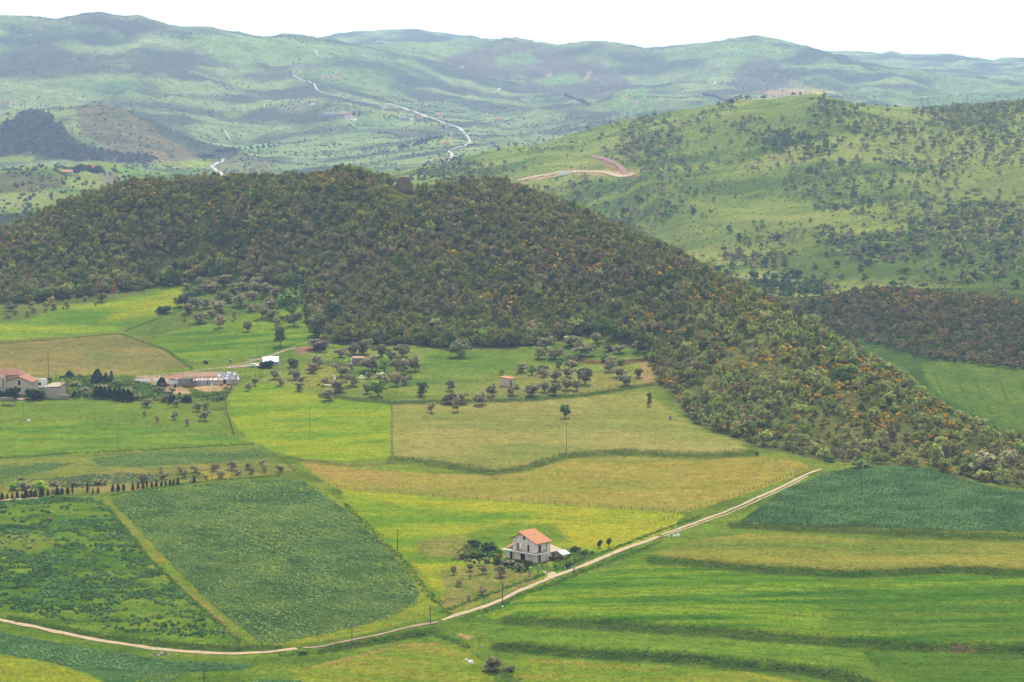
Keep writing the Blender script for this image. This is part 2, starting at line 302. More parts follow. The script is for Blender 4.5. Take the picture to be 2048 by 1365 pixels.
# south of the dirt road
SOUTH = [(-400,1225),(0,1245),(200,1284),(320,1302),(480,1310),(600,1300),(760,1275),(880,1248),(1000,1206),(1100,1160),(1250,1102),(1400,1048),(1520,1060),(2500,1075),(2500,1700),(-400,1700)]
paint(SOUTH, [(88,124,40),(104,138,44),(118,146,50)], 0, NEAR, 9, 3, 4, 63)
paint([(1300,1108),(1390,1080),(1500,1066),(1700,1076),(2048,1086),(2400,1090),(2400,1145),(2048,1140),(1900,1138),(1700,1148),(1500,1134),(1400,1126)], [(116,138,52),(136,146,60),(148,152,66)], 0, NEAR, 12, 4, 0, 64, soft=3)
stripe([(1460,1050),(1600,1058),(1700,1062),(1900,1070),(2100,1078)], 14, [(74,92,40),(100,112,50),(92,120,44)], 0, NEAR, 3, 65)
paint([(990,1215),(1100,1165),(1300,1124),(1500,1147),(1700,1162),(1900,1152),(2400,1160),(2400,1310),(2048,1296),(1700,1282),(1400,1262),(1150,1246),(980,1238)], [(66,114,32),(88,136,34),(108,148,36),(128,158,42)], 0, NEAR, 5, 9, 6, 66, contrast=1.4)
paint([(1650,1180),(2400,1180),(2400,1300),(1900,1290),(1650,1270)], [(64,108,36),(80,122,36)], 0, NEAR, 6, 8, 2, 67, soft=40, alpha=.6)
paint([(960,1250),(1150,1258),(1400,1272),(1700,1296),(1780,1330),(1500,1330),(1200,1312),(1000,1296)], [(96,138,42),(112,148,46)], 0, NEAR, 4, 8, 4, 68, soft=3)
paint([(1720,1300),(2400,1312),(2400,1500),(1850,1400),(1760,1345)], [(74,116,36),(92,130,40)], 0, NEAR, 4, 8, -3, 69, soft=3)
paint([(1040,1312),(1200,1322),(1500,1345),(1750,1390),(1500,1500),(1150,1500),(1010,1390)], [(106,142,38),(126,150,44),(142,150,54)], 0, NEAR, 6, 6, 10, 70, soft=3)
paint([(620,1335),(720,1308),(800,1290),(880,1287),(950,1312),(985,1350),(1000,1400),(600,1450),(560,1372)], [(108,142,38),(126,150,42),(140,150,54)], 0, NEAR, 6, 5, -20, 71, soft=3)
stripe([(600,1340),(720,1312),(800,1291),(880,1288)], 4, [(166,146,92),(140,140,64)], 0, NEAR, 3, 72, .8)
stripe([(1060,1320),(1200,1330),(1330,1345)], 5, [(164,144,84),(138,142,60)], 0, NEAR, 3, 73, .6)
stripe([(300,1130),(410,1212),(480,1282)], 7, [(166,148,84),(150,146,72)], 0, NEAR, 3, 99, .6)
for pts, w, sd in (([(1300,1122),(1400,1128),(1500,1138),(1700,1150),(1900,1140),(2050,1147),(2200,1150)], 15, 74), ([(1010,1242),(1150,1250),(1400,1265),(1700,1288),(1850,1296),(2200,1306)], 17, 75), ([(990,1294),(1150,1308),(1400,1322),(1600,1342),(1760,1372)], 17, 76), ([(640,1302),(760,1282),(870,1262)], 14, 77), ([(20,1240),(200,1275),(400,1298),(560,1300)], 14, 78)):
    stripe(pts, w, [(58,90,32),(76,104,38),(92,112,44)], 0, NEAR, 3, sd)
paint([(-200,1255),(0,1264),(150,1292),(330,1320),(520,1330),(480,1342),(300,1350),(240,1375),(120,1330),(0,1308),(-200,1300)], [(66,110,62),(84,126,72)], 0, NEAR, 3, 3, 0, 79)
paint([(-200,1310),(0,1310),(100,1325),(180,1350),(230,1380),(-200,1450)], [(128,152,36),(144,158,44)], 0, NEAR, 8, 3, 0, 80, soft=4)
paint([(470,1375),(520,1358),(600,1362),(640,1380)], [(66,110,62),(84,126,72)], 0, NEAR, 3, 3, 0, 81)
paint([(1898,1290),(1945,1292),(1950,1306),(1905,1305)], [(140,108,84),(116,92,70)], 0, NEAR, 3, 1, 0, 82, soft=2)
paint([(918,1266),(945,1274),(938,1280),(915,1272)], [(190,166,120),(170,146,100)], 0, NEAR, 3, 1, 0, 83, soft=2)
def between(a, b, f):
    us = np.linspace(max(a[0][0], b[0][0]), min(a[-1][0], b[-1][0]), 24)
    va = np.interp(us, [p[0] for p in a], [p[1] for p in a]); vb = np.interp(us, [p[0] for p in b], [p[1] for p in b])
    return list(zip(us, va * (1 - f) + vb * f))
UPB = [(1180,1150),(1300,1130),(1400,1136),(1500,1146),(1700,1158),(1900,1150),(2050,1154),(2200,1158)]; MIDB = [(1010,1236),(1150,1243),(1400,1257),(1700,1280),(1850,1288),(2200,1298)]
LOWB = [(990,1290),(1150,1303),(1400,1317),(1600,1337),(1760,1366)]
for i_, f_ in enumerate((.08,.2,.31,.45,.52,.66,.74,.88)): stripe(between(UPB, MIDB, f_), 1.6 + (i_ % 3) * .8, [(52,94,30),(70,112,34)], 0, NEAR, 3, 200 + i_, .4, 1.5)
for i_, f_ in enumerate((.3,.55,.8)): stripe(between([(a, b + 16) for a, b in MIDB], LOWB, f_), 1.4, [(70,112,34),(82,124,38)], 0, NEAR, 3, 210 + i_, .45, 1.5)
for i_, l_ in enumerate(([(500,905),(560,872),(640,835),(700,800)], [(640,985),(760,1005),(1000,1030),(1200,1045)], [(720,1000),(900,1040),(1040,1050)], [(1320,1100),(1500,1090),(1800,1105),(2060,1110)], [(60,632),(200,618),(330,598)], [(20,660),(160,640),(300,612)], [(360,690),(480,668),(600,640)], [(800,840),(1000,832),(1300,830)], [(800,880),(1000,874),(1300,862)])): stripe(l_, 1.6, [(84,116,40),(98,126,46)], 0, NEAR, 3, 220 + i_, .4, 1.5)
# right valley
V0, V1 = 1000, 1560
paint([(1680,700),(1720,668),(1780,668),(1900,705),(2048,735),(2300,750),(2300,900),(2048,880),(1930,860),(1850,800),(1780,745)], [(60,98,42),(74,110,46),(86,120,52)], V0, V1, 12, 2, 70, 84)
paint([(1846,728),(1900,716),(1980,726),(2060,745),(2300,770),(2300,900),(2048,862),(1960,835),(1880,790),(1850,760)], [(90,124,46),(106,136,52)], V0, V1, 10, 3, 80, 85)
for k, px in enumerate((1868, 1912, 1948, 1998, 2042)):
    stripe([(px,745+k*4),(px+14,780+k*5),(px+36,820+k*5)], 2.2, [(54,92,40),(66,104,46)], V0, V1, 3, 86+k, .8, 1)
stripe([(1760,720),(1810,745),(1830,765)], 5, [(130,132,80),(116,122,70)], V0, V1, 3, 91, .8)
# green hill: bare tracks and pastures
G0, G1 = 1560, 3100
paint([(1180,310),(1210,318),(1240,330),(1280,352),(1255,356),(1215,335)], [(168,138,98),(150,124,84)], G0, G1, 6, 1, 0, 92, soft=3)
paint([(1110,345),(1140,339),(1200,342),(1260,344),(1290,352),(1200,350),(1140,348),(1060,362),(1030,364),(1060,354)], [(206,178,130),(184,158,114)], G0, G1, 6, 1, 0, 93, soft=2)
paint([(1930,370),(2060,335),(2300,330),(2300,380),(2060,395),(1960,400)], [(136,152,76),(124,146,72)], G0, G1, 20, 2, 0, 94, soft=6)
paint([(1700,450),(1820,410),(1900,395),(1920,410),(1800,450)], [(132,152,70),(120,146,66)], G0, G1, 20, 2, 0, 95, soft=6)
paint([(1270,455),(1400,440),(1560,440),(1700,470),(1600,500),(1400,500),(1330,480)], [(128,148,74),(112,138,66)], G0, G1, 24, 2, 0, 96, soft=10)
paint([(1700,470),(1900,480),(2100,480),(2400,500),(2400,600),(2048,590),(1800,570),(1600,560),(1500,530)], [(78,108,52),(92,122,58)], G0 - 100, G1, 24, 2, 0, 97, soft=16, alpha=.8)
paint([(1250,270),(1400,240),(1640,200),(1700,205),(1640,260),(1500,290),(1330,300)], [(116,142,64),(104,130,62)], G0, G1, 24, 2, 0, 98, soft=12, alpha=.7)
# far land: wooded knolls, fields, scree and bare slopes
F0 = 3000
def far(poly, cols, scale=60, soft=4, alpha=.9, seed=100, y0=F0, y1=9000): paint(poly, cols, y0, y1, scale, 1.5, 0, seed, soft, 4, alpha)
WD = [(58,62,50),(72,74,56)]; BR = [(108,106,74),(120,114,84),(98,106,68)]; YG_ = [(134,158,64),(148,166,70)]; LG = [(112,150,78),(128,160,84)]; SC = [(72,84,62),(84,94,68)]; EM = [(100,138,78),(110,146,82)]; TN = [(176,158,118),(160,146,110)]
far([(-300,330),(-300,260),(0,250),(40,230),(75,222),(110,240),(150,280),(210,320),(150,325),(60,305)], WD, 40, seed=101)
far([(150,212),(200,204),(260,226),(330,272),(420,318),(330,318),(220,300),(160,260)], BR, 60, seed=102)
far([(120,275),(200,300),(330,318),(280,328),(190,322)], WD, 40, 8, .8, 103)
far([(-100,310),(70,312),(65,325),(-100,328)], YG_, seed=104); far([(135,325),(290,330),(300,338),(240,345),(200,330)], YG_, seed=105)
far([(310,322),(430,320),(440,335),(330,338)], YG_, seed=106)
far([(190,338),(300,330),(340,338),(250,350)], LG, seed=107)
far([(270,300),(340,305),(400,318),(330,325),(280,320)], [(150,130,96),(128,116,84)], 30, 6, .7, 108)
far([(820,290),(905,266),(905,285),(850,295),(825,297)], YG_, seed=109); far([(735,228),(812,222),(812,236),(742,238)], YG_, seed=110)
far([(700,240),(800,232),(830,240),(740,260),(700,262)], EM, seed=111); far([(780,262),(870,250),(890,256),(820,272)], BR, seed=112, alpha=.6)
far([(430,235),(510,210),(515,218),(460,240)], YG_, seed=113, alpha=.7); far([(545,205),(640,195),(650,212),(600,225),(560,225)], [(140,146,92),(124,136,80)], seed=114, alpha=.7)
far([(480,292),(560,290),(570,305),(490,312)], LG, seed=115); far([(150,160),(280,160),(290,180),(160,185)], EM, seed=116, alpha=.7)
far([(-200,130),(0,110),(100,80),(180,120),(190,150),(60,160),(-200,150)], SC, 120, 10, .9, 117, 5500)
far([(130,105),(230,110),(260,150),(150,145)], SC, 120, 10, .8, 118, 5500); far([(120,40),(205,25),(250,40),(290,34),(350,55),(260,75),(190,55)], [(70,78,64),(84,90,72)], 90, 8, .9, 119, 5500)
far([(0,40),(120,45),(160,70),(60,60),(0,55)], SC, 90, 8, .6, 120, 5500); far([(240,120),(390,95),(400,140),(280,160)], SC, 90, 12, .8, 121, 5500)
far([(380,75),(520,80),(640,80),(700,110),(560,120),(430,110)], LG, 200, 14, .8, 122, 5500); far([(560,120),(700,130),(800,150),(760,180),(640,160)], EM, 200, 10, .7, 123, 5000)
far([(480,150),(560,135),(600,150),(520,165)], SC, 50, 5, .8, 124, 5000); far([(585,128),(650,128),(640,138),(600,140)], [(130,124,114),(100,100,90)], 20, 3, .8, 125, 5000); far([(640,152),(690,148),(685,158),(645,158)], [(170,152,130),(140,128,108)], 20, 3, .8, 126, 5000)
far([(870,125),(950,95),(1060,85),(1110,100),(1180,130),(1160,145),(1040,150),(960,150)], [(92,88,72),(104,98,80)], 120, 6, .85, 127, 6500)
far([(990,115),(1060,100),(1080,125),(1000,135)], LG, 120, 4, .8, 128, 6500); far([(1050,160),(1190,120),(1265,165),(1230,200),(1120,190),(1050,180)], [(88,84,70),(102,96,80)], 100, 5, .8, 129, 6500)
far([(1060,160),(1150,145),(1170,165),(1090,172)], LG, 90, 3, .9, 130, 6500); far([(1092,152),(1100,142),(1104,152),(1098,158)], TN, 30, 2, .8, 131, 5500); far([(1165,158),(1180,142),(1184,144),(1172,166)], TN, 30, 2, .8, 132, 5500)
far([(1215,220),(1230,185),(1290,175),(1310,222),(1260,228)], EM, 90, 3, .95, 133, 5500); far([(1240,190),(1262,182),(1266,195),(1240,212)], [(140,160,72),(150,166,80)], 60, 4, .7, 134, 5500); far([(1268,200),(1276,200),(1276,212),(1266,212)], TN, 30, 2, .7, 135, 5500)
far([(1460,170),(1490,115),(1515,98),(1550,120),(1590,165),(1560,185),(1480,185)], [(86,92,78),(98,100,84)], 100, 5, .9, 136, 6500)
far([(1500,188),(1560,178),(1600,178),(1640,190),(1560,196)], [(190,160,118),(176,152,112)], 80, 3, .85, 137, 6500); far([(1550,152),(1620,175),(1690,190),(1640,188),(1590,170)], [(176,168,104),(160,164,92)], 60, 3, .8, 138, 6500); far([(1600,178),(1690,190),(1680,193),(1610,185)], [(186,178,84)], 60, 2, .8, 139, 6500)
far([(1400,205),(1440,190),(1470,215),(1420,222)], EM, 60, 3, .8, 140, 5500); far([(1395,190),(1450,180),(1500,205),(1460,215)], [(88,90,74),(98,98,80)], 60, 3, .7, 141, 5500); far([(1370,215),(1410,212),(1450,225),(1390,228)], EM, 60, 3, .9, 142, 5500)
far([(1390,100),(1460,78),(1530,85),(1570,105),(1480,125),(1400,120)], LG, 160, 8, .8, 143, 6500); far([(1760,112),(1790,102),(1850,112),(1900,110),(1955,117),(1850,120)], SC, 60, 4, .9, 144, 6500)
far([(640,75),(760,62),(860,66),(820,85),(700,92)], [(78,92,76),(90,102,84)], 120, 6, .9, 145, 6500); far([(760,90),(860,72),(970,80),(900,110),(820,115)], LG, 160, 8, .8, 146, 6500)
far([(1700,180),(2060,170),(2300,170),(2300,215),(1900,215),(1750,200)], EM, 160, 8, .6, 147, 5500); far([(1440,140),(1340,120),(1300,100),(1100,95),(1200,120),(1330,140)], SC, 120, 14, .7, 148, 6500)
far([(-200,355),(30,345),(110,350),(140,372),(60,385),(-200,385)], [(92,96,64),(120,108,84),(80,88,60)], 22, 5, .8, 149, 2700, 3500); far([(195,352),(225,340),(240,360),(210,370)], [(150,140,124),(120,116,100)], 14, 4, .8, 150, 2700, 3500)
far([(420,330),(480,308),(560,330),(520,350),(430,352)], [(118,128,78),(130,132,88)], 40, 5, .8, 151, 2700, 5500)

# gentle bank steps south of the road
# ------------------------------------------------------------------ materials
def mat(name):
    m = bpy.data.materials.new(name); m.use_nodes = True
    nt = m.node_tree; nt.nodes.clear()
    return m, nt, nt.nodes, nt.links
def nd(nodes, t, **kw):
    n = nodes.new(t)
    for k, v in kw.items(): setattr(n, k, v)
    return n
def mixc(nt, a, b, fac, mode='MIX'):
    n = nt.nodes.new('ShaderNodeMix'); n.data_type = 'RGBA'; n.blend_type = mode
    for sock, val in ((n.inputs['Factor'], fac), (n.inputs['A'], a), (n.inputs['B'], b)):
        if hasattr(val, 'type') and hasattr(val, 'links'): nt.links.new(val, sock)
        elif isinstance(val, (int, float)): sock.default_value = val
        else: sock.default_value = (*val, 1)
    return n.outputs['Result']
def ramp(nt, src, stops):
    r = nt.nodes.new('ShaderNodeValToRGB'); nt.links.new(src, r.inputs[0])
    el = r.color_ramp.elements
    while len(el) < len(stops): el.new(.5)
    for e, (p, c) in zip(el, stops):
        e.position = p; e.color = (*c, 1) if len(c) == 3 else c
    return r.outputs[0]
def noise_node(nt, scale, detail=3, coord='Object', rough=.6):
    tc = nt.nodes.new('ShaderNodeTexCoord'); n = nt.nodes.new('ShaderNodeTexNoise')
    n.inputs['Scale'].default_value = scale; n.inputs['Detail'].default_value = detail; n.inputs['Roughness'].default_value = rough
    nt.links.new(tc.outputs[coord], n.inputs['Vector'])
    return n.outputs['Fac']
def ground_mat(name, s1, s2, bump, dist):
    m, nt, N, L = mat(name)
    at = nd(N, 'ShaderNodeAttribute', attribute_name='crop')
    c = at.outputs['Color']
    for s, lo, hi in ((s1, .4, 1.6), (s1 * .33, .66, 1.34), (s2, .8, 1.2)):
        v = ramp(nt, noise_node(nt, s, 4, 'Object', .7), [(.25, (lo, lo, lo)), (.75, (hi, hi, hi))])
        c = mixc(nt, c, v, 1.0, 'MULTIPLY')
    hue = ramp(nt, noise_node(nt, s2 * 2.7, 3), [(.35, (1.1, .98, .9)), (.65, (.9, 1.03, 1.05))])
    c = mixc(nt, c, hue, .8, 'MULTIPLY')
    b = nd(N, 'ShaderNodeBsdfDiffuse'); L.new(c, b.inputs['Color'])
    bp = nd(N, 'ShaderNodeBump'); bp.inputs['Strength'].default_value = bump; bp.inputs['Distance'].default_value = dist
    L.new(noise_node(nt, s1 * 1.3, 4, 'Object', .7), bp.inputs['Height']); L.new(bp.outputs[0], b.inputs['Normal'])
    o = nd(N, 'ShaderNodeOutputMaterial'); L.new(b.outputs[0], o.inputs['Surface'])
    return m
M_NEAR = ground_mat('field_soil_and_grass', 1.1, .12, .7, .5)
M_HILL = ground_mat('hill_pasture', .55, .06, .7, 1.2)
M_FAR = ground_mat('far_hill_land', .09, .012, .8, 7.0)
def leaf_mat(name, transl=.33):
    m, nt, N, L = mat(name)
    at = nd(N, 'ShaderNodeAttribute', attribute_name='tint'); oi = nd(N, 'ShaderNodeObjectInfo')
    c = mixc(nt, at.outputs['Color'], oi.outputs['Color'], 1.0, 'MULTIPLY')
    d = nd(N, 'ShaderNodeBsdfDiffuse'); L.new(c, d.inputs['Color'])
    t = nd(N, 'ShaderNodeBsdfTranslucent'); L.new(c, t.inputs['Color'])
    mx = nd(N, 'ShaderNodeMixShader'); mx.inputs[0].default_value = transl
    L.new(d.outputs[0], mx.inputs[1]); L.new(t.outputs[0], mx.inputs[2])
    o = nd(N, 'ShaderNodeOutputMaterial'); L.new(mx.outputs[0], o.inputs['Surface'])
    return m
M_LEAF = leaf_mat('leaf_clumps')
def plain(name, col, var=.25, scale=1.5, rough=.9, bump=0.0, metal=0.0, streak=None, dirt=None, k=2.6):
    m, nt, N, L = mat(name)
    c0 = tuple(lin(col, k))
    v = ramp(nt, noise_node(nt, scale, 5, 'Object', .65), [(.3, tuple(x * (1 - var) for x in c0)), (.7, tuple(x * (1 + var) for x in c0))])
    if dirt:
        kk = ramp(nt, noise_node(nt, dirt[1], 4), [(.5, (0, 0, 0)), (.66, (1, 1, 1))])
        v = mixc(nt, v, tuple(lin(dirt[0], k)), kk)
    b = nd(N, 'ShaderNodeBsdfPrincipled'); L.new(v, b.inputs['Base Color'])
    b.inputs['Roughness'].default_value = rough; b.inputs['Metallic'].default_value = metal
    if 'Specular IOR Level' in b.inputs: b.inputs['Specular IOR Level'].default_value = .2
    if streak:
        tc = nd(N, 'ShaderNodeTexCoord'); w = nd(N, 'ShaderNodeTexWave'); w.bands_direction = streak[0]
        w.inputs['Scale'].default_value = streak[1]; w.inputs['Distortion'].default_value = .4
        L.new(tc.outputs['Object'], w.inputs['Vector'])
        k = ramp(nt, w.outputs['Fac'], [(0, (.72, .72, .72)), (1, (1.1, 1.1, 1.1))])
        v2 = mixc(nt, v, k, 1.0, 'MULTIPLY'); L.new(v2, b.inputs['Base Color'])
    if bump:
        bp = nd(N, 'ShaderNodeBump'); bp.inputs['Strength'].default_value = bump; bp.inputs['Distance'].default_value = .05
        L.new(noise_node(nt, scale * 4, 4), bp.inputs['Height']); L.new(bp.outputs[0], b.inputs['Normal'])
    o = nd(N, 'ShaderNodeOutputMaterial'); L.new(b.outputs[0], o.inputs['Surface'])
    return m
M = dict(
 plaster=plain('weathered_plaster', (252,242,230), .12, .9, dirt=((222,212,198), .5), k=1.6), concrete=plain('raw_concrete', (214,206,194), .2, 1.2),
 tile=plain('orange_roof_tile', (238,160,108), .13, .8, streak=('Y', 1.1)), tile_old=plain('old_roof_tile', (204,164,126), .22, .9, streak=('X', 1.2), dirt=((184,146,116), .8)),
 tile_red=plain('red_roof_tile', (192,130,98), .18, .8, streak=('X', 1.3)), shutter=plain('brown_shutter', (96,62,52), .1), dark=plain('dark_opening_fill', (24,24,28), .1),
 salmon=plain('salmon_shutter', (204,160,140), .08), white=plain('white_paint', (244,242,238), .06, 1.0, k=1.2), cream=plain('cream_render', (240,226,202), .12, .7, dirt=((206,190,164), .6), k=2.0),
 stone=plain('rubble_stone', (236,222,200), .3, 1.6, bump=.6), greywall=plain('grey_block_wall', (178,170,166), .28, .8, dirt=((214,206,200), .7)), sheet=plain('white_metal_sheet', (226,230,236), .06, .6, .5),
 tan_sheet=plain('tan_sheet_roof', (212,190,160), .12, .5), wood=plain('weathered_wood', (104,88,74), .2, 3), rust=plain('rusty_iron', (158,84,58), .25, 2), iron=plain('dark_iron', (60,58,58), .15, 3),
 bark=plain('bark', (92,80,68), .25, 3), pole=plain('wooden_pole', (108,98,88), .15, 2), cpole=plain('concrete_pole', (178,172,162), .1, 2), road=plain('pale_dirt_road', (210,184,144), .2, .6, dirt=((178,160,116), .5)),
 track=plain('brown_track', (176,150,122), .2, .5), asphalt=plain('pale_asphalt', (206,202,192), .1, .1), rock=plain('pale_rock', (196,186,172), .25, 1.2, bump=.8), crag=plain('brown_crag', (140,120,88), .3, .35, bump=.8),  # asphalt is one pale grey tone for the far roads
 wool=plain('sheep_wool', (244,234,214), .1, 4, k=1.3), tan_wool=plain('tan_wool', (186,142,92), .1, 4), face=plain('dark_face', (70,60,52), .1), glass=plain('car_glass', (50,58,66), .05, 1, .2), tyre=plain('tyre_rubber', (30,30,30), .1),
 carpaint=plain('white_car_paint', (244,244,242), .02, 1, .3, k=1.2), orange=plain('orange_tarp', (204,104,72), .12, 1), redp=plain('red_paint', (186,66,48), .12, 1), bluep=plain('blue_plastic', (92,120,190), .1), yellow=plain('cream_box', (226,214,160), .06),
 pink=plain('pink_paving', (224,178,160), .1, 1), soil=plain('brown_soil', (146,112,88), .2, .8), bluesheet=plain('blue_grey_sheet', (206,216,236), .08, .4), turf=plain('turf', (118,140,58), .3, .8), patched=plain('patched_sheet_roof', (226,228,232), .06, .6, dirt=((92,90,90), .9)), rubbleroof=plain('dark_roof_stone', (96,92,92), .3, 1.5), lamp=plain('insulator_white', (220,220,216), .05))

# ------------------------------------------------------------------ mesh helpers
def tagit(o, label=None, cat=None, group=None, kind=None):
    if label: o['label'] = label
    if cat: o['category'] = cat
    if group: o['group'] = group
    if kind: o['kind'] = kind
    return o
def link(o, parent=None):
    COL.objects.link(o)
    if parent is not None: o.parent = parent
    return o
def quads_mesh(name, V, tint=None, material=None, smooth=False):
    """V: (n*4, 3) loose quads; tint: (n,3)"""
    n = len(V) // 4
    me = bpy.data.meshes.new(name)
    me.vertices.add(n * 4); me.loops.add(n * 4); me.polygons.add(n)
    me.vertices.foreach_set('co', np.ascontiguousarray(V, np.float32).ravel())
    me.loops.foreach_set('vertex_index', np.arange(n * 4, dtype=np.int32))
    me.polygons.foreach_set('loop_start', np.arange(0, n * 4, 4, dtype=np.int32))
    if tint is not None:
        a = me.attributes.new('tint', 'FLOAT_COLOR', 'POINT')
        c = np.ones((n * 4, 4), np.float32); c[:, :3] = np.repeat(tint, 4, 0)
        a.data.foreach_set('color', c.ravel())
    me.update(calc_edges=True)
    if material: me.materials.append(material)
    return me
def grid_mesh(name, X, Y, Z, C, mask, material):
    """part of the terrain sheet: faces where MASK"""
    nr, ns = X.shape
    idx = np.arange(nr * ns).reshape(nr, ns)
    f = np.stack([idx[:-1, :-1], idx[:-1, 1:], idx[1:, 1:], idx[1:, :-1]], -1)[mask].reshape(-1, 4)
    used, inv = np.unique(f, return_inverse=True)
    f = inv.reshape(-1, 4).astype(np.int32)
    co = np.stack([X.ravel()[used], Y.ravel()[used], Z.ravel()[used]], 1).astype(np.float32)
    me = bpy.data.meshes.new(name)
    me.vertices.add(len(co)); me.loops.add(f.size); me.polygons.add(len(f))
    me.vertices.foreach_set('co', co.ravel()); me.loops.foreach_set('vertex_index', f.ravel())
    me.polygons.foreach_set('loop_start', np.arange(0, f.size, 4, dtype=np.int32))
    me.polygons.foreach_set('use_smooth', np.ones(len(f), bool))
    a = me.attributes.new('crop', 'FLOAT_COLOR', 'POINT')
    c = np.ones((len(co), 4), np.float32); c[:, :3] = C.reshape(-1, 3)[used]
    a.data.foreach_set('color', c.ravel())
    me.update(calc_edges=True); me.materials.append(material)
    o = bpy.data.objects.new(name, me); link(o); o['kind'] = 'structure'
    return o
class MB:
    def __init__(s): s.v = []; s.f = []
    def add(s, vs, fs):
        b = len(s.v); s.v += [tuple(map(float, p)) for p in vs]; s.f += [tuple(i + b for i in f) for f in fs]; return s
    def box(s, x0, x1, y0, y1, z0, z1):
        return s.add([(x0,y0,z0),(x1,y0,z0),(x1,y1,z0),(x0,y1,z0),(x0,y0,z1),(x1,y0,z1),(x1,y1,z1),(x0,y1,z1)],
                     [(0,3,2,1),(4,5,6,7),(0,1,5,4),(1,2,6,5),(2,3,7,6),(3,0,4,7)])
    def hexa(s, p):
        return s.add(p, [(0,3,2,1),(4,5,6,7),(0,1,5,4),(1,2,6,5),(2,3,7,6),(3,0,4,7)])
    def slab(s, a, b, c, d, t):
        """sloping slab: four corners of its underside, thickness t upward"""
        return s.hexa([a, b, c, d] + [(p[0], p[1], p[2] + t) for p in (a, b, c, d)])
    def prism(s, prof, x0, x1, axis='x'):
        """profile (a, z) extruded along x (a is y) or along y (a is x)"""
        n = len(prof)
        P = lambda a, z, e: (e, a, z) if axis == 'x' else (a, e, z)
        vs = [P(a, z, x0) for a, z in prof] + [P(a, z, x1) for a, z in prof]
        fs = [tuple(range(n)), tuple(range(2 * n - 1, n - 1, -1))] + [(i, i + n, (i + 1) % n + n, (i + 1) % n) for i in range(n)]
        return s.add(vs, fs)
    def tube(s, pts, rad, n=6):
        pts = [Vector(p) for p in pts]; b = len(s.v)
        for k, p in enumerate(pts):
            d = (pts[min(k + 1, len(pts) - 1)] - pts[max(k - 1, 0)]).normalized()
            a = d.orthogonal().normalized(); c = d.cross(a)
            r = rad[k] if hasattr(rad, '__len__') else rad
            for i in range(n):
                t = 2 * math.pi * i / n
                s.v.append(tuple(p + (a * math.cos(t) + c * math.sin(t)) * r))
        for k in range(len(pts) - 1):
            for i in range(n):
                j = (i + 1) % n
                s.f.append((b + k * n + i, b + k * n + j, b + (k + 1) * n + j, b + (k + 1) * n + i))
        s.f.append(tuple(b + i for i in range(n - 1, -1, -1))); s.f.append(tuple(b + (len(pts) - 1) * n + i for i in range(n)))
        return s
    def mesh(s, name, m):
        me = bpy.data.meshes.new(name); me.from_pydata(s.v, [], s.f); me.update()
        import bmesh
        bm = bmesh.new(); bm.from_mesh(me); bmesh.ops.recalc_face_normals(bm, faces=bm.faces); bm.to_mesh(me); bm.free()
        me.materials.append(M[m] if isinstance(m, str) else m)
        return me
    def build(s, name, m, parent=None):
        return link(bpy.data.objects.new(name, s.mesh(name, m)), parent)
def empty(name, u=None, v=None, yaw=0.0, label=None, cat=None, group=None, loc=None, y0=400, y1=11000, sink=0.0):
    o = bpy.data.objects.new(name, None); link(o)
    p = loc if loc is not None else hit(u, v, y0, y1)
    o.location = (p[0], p[1], p[2] - sink); o.rotation_euler = (0, 0, yaw)
    o.empty_display_size = .5
    return tagit(o, label, cat, group)
ORD = ['leftmost','second from left','third from left','fourth from left','fifth from left','sixth from left','seventh from left','eighth from left','ninth from left','tenth from left','eleventh from left','twelfth from left','thirteenth from left','fourteenth from left','fifteenth from left','sixteenth from left','seventeenth from left','eighteenth from left','nineteenth from left','twentieth from left','twenty-first from left','twenty-second from left','twenty-third from left','twenty-fourth from left','twenty-fifth from left','twenty-sixth from left','twenty-seventh from left','twenty-eighth from left']

# ------------------------------------------------------------------ terrain objects
Yc = YG[:-1, :-1]
q = lambda k: LY[k][None, :-1]
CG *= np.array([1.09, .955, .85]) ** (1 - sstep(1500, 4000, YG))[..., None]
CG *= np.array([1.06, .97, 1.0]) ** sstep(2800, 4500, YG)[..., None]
CG *= (1 + .3 * sstep(2600, 5000, YG))[..., None]  # far land brightened in its colour, standing in for stronger sunlight there
m1 = Yc < q(5); m2 = (Yc >= q(5)) & (Yc < q(7)); m3 = (Yc >= q(7)) & (Yc < q(10)); m4 = (Yc >= q(10)) & (Yc < q(13)); m5 = Yc >= q(13)
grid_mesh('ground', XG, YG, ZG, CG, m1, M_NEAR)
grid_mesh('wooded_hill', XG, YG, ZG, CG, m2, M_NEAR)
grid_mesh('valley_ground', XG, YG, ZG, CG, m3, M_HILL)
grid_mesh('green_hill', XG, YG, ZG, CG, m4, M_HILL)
grid_mesh('hills', XG, YG, ZG, CG, m5, M_FAR)

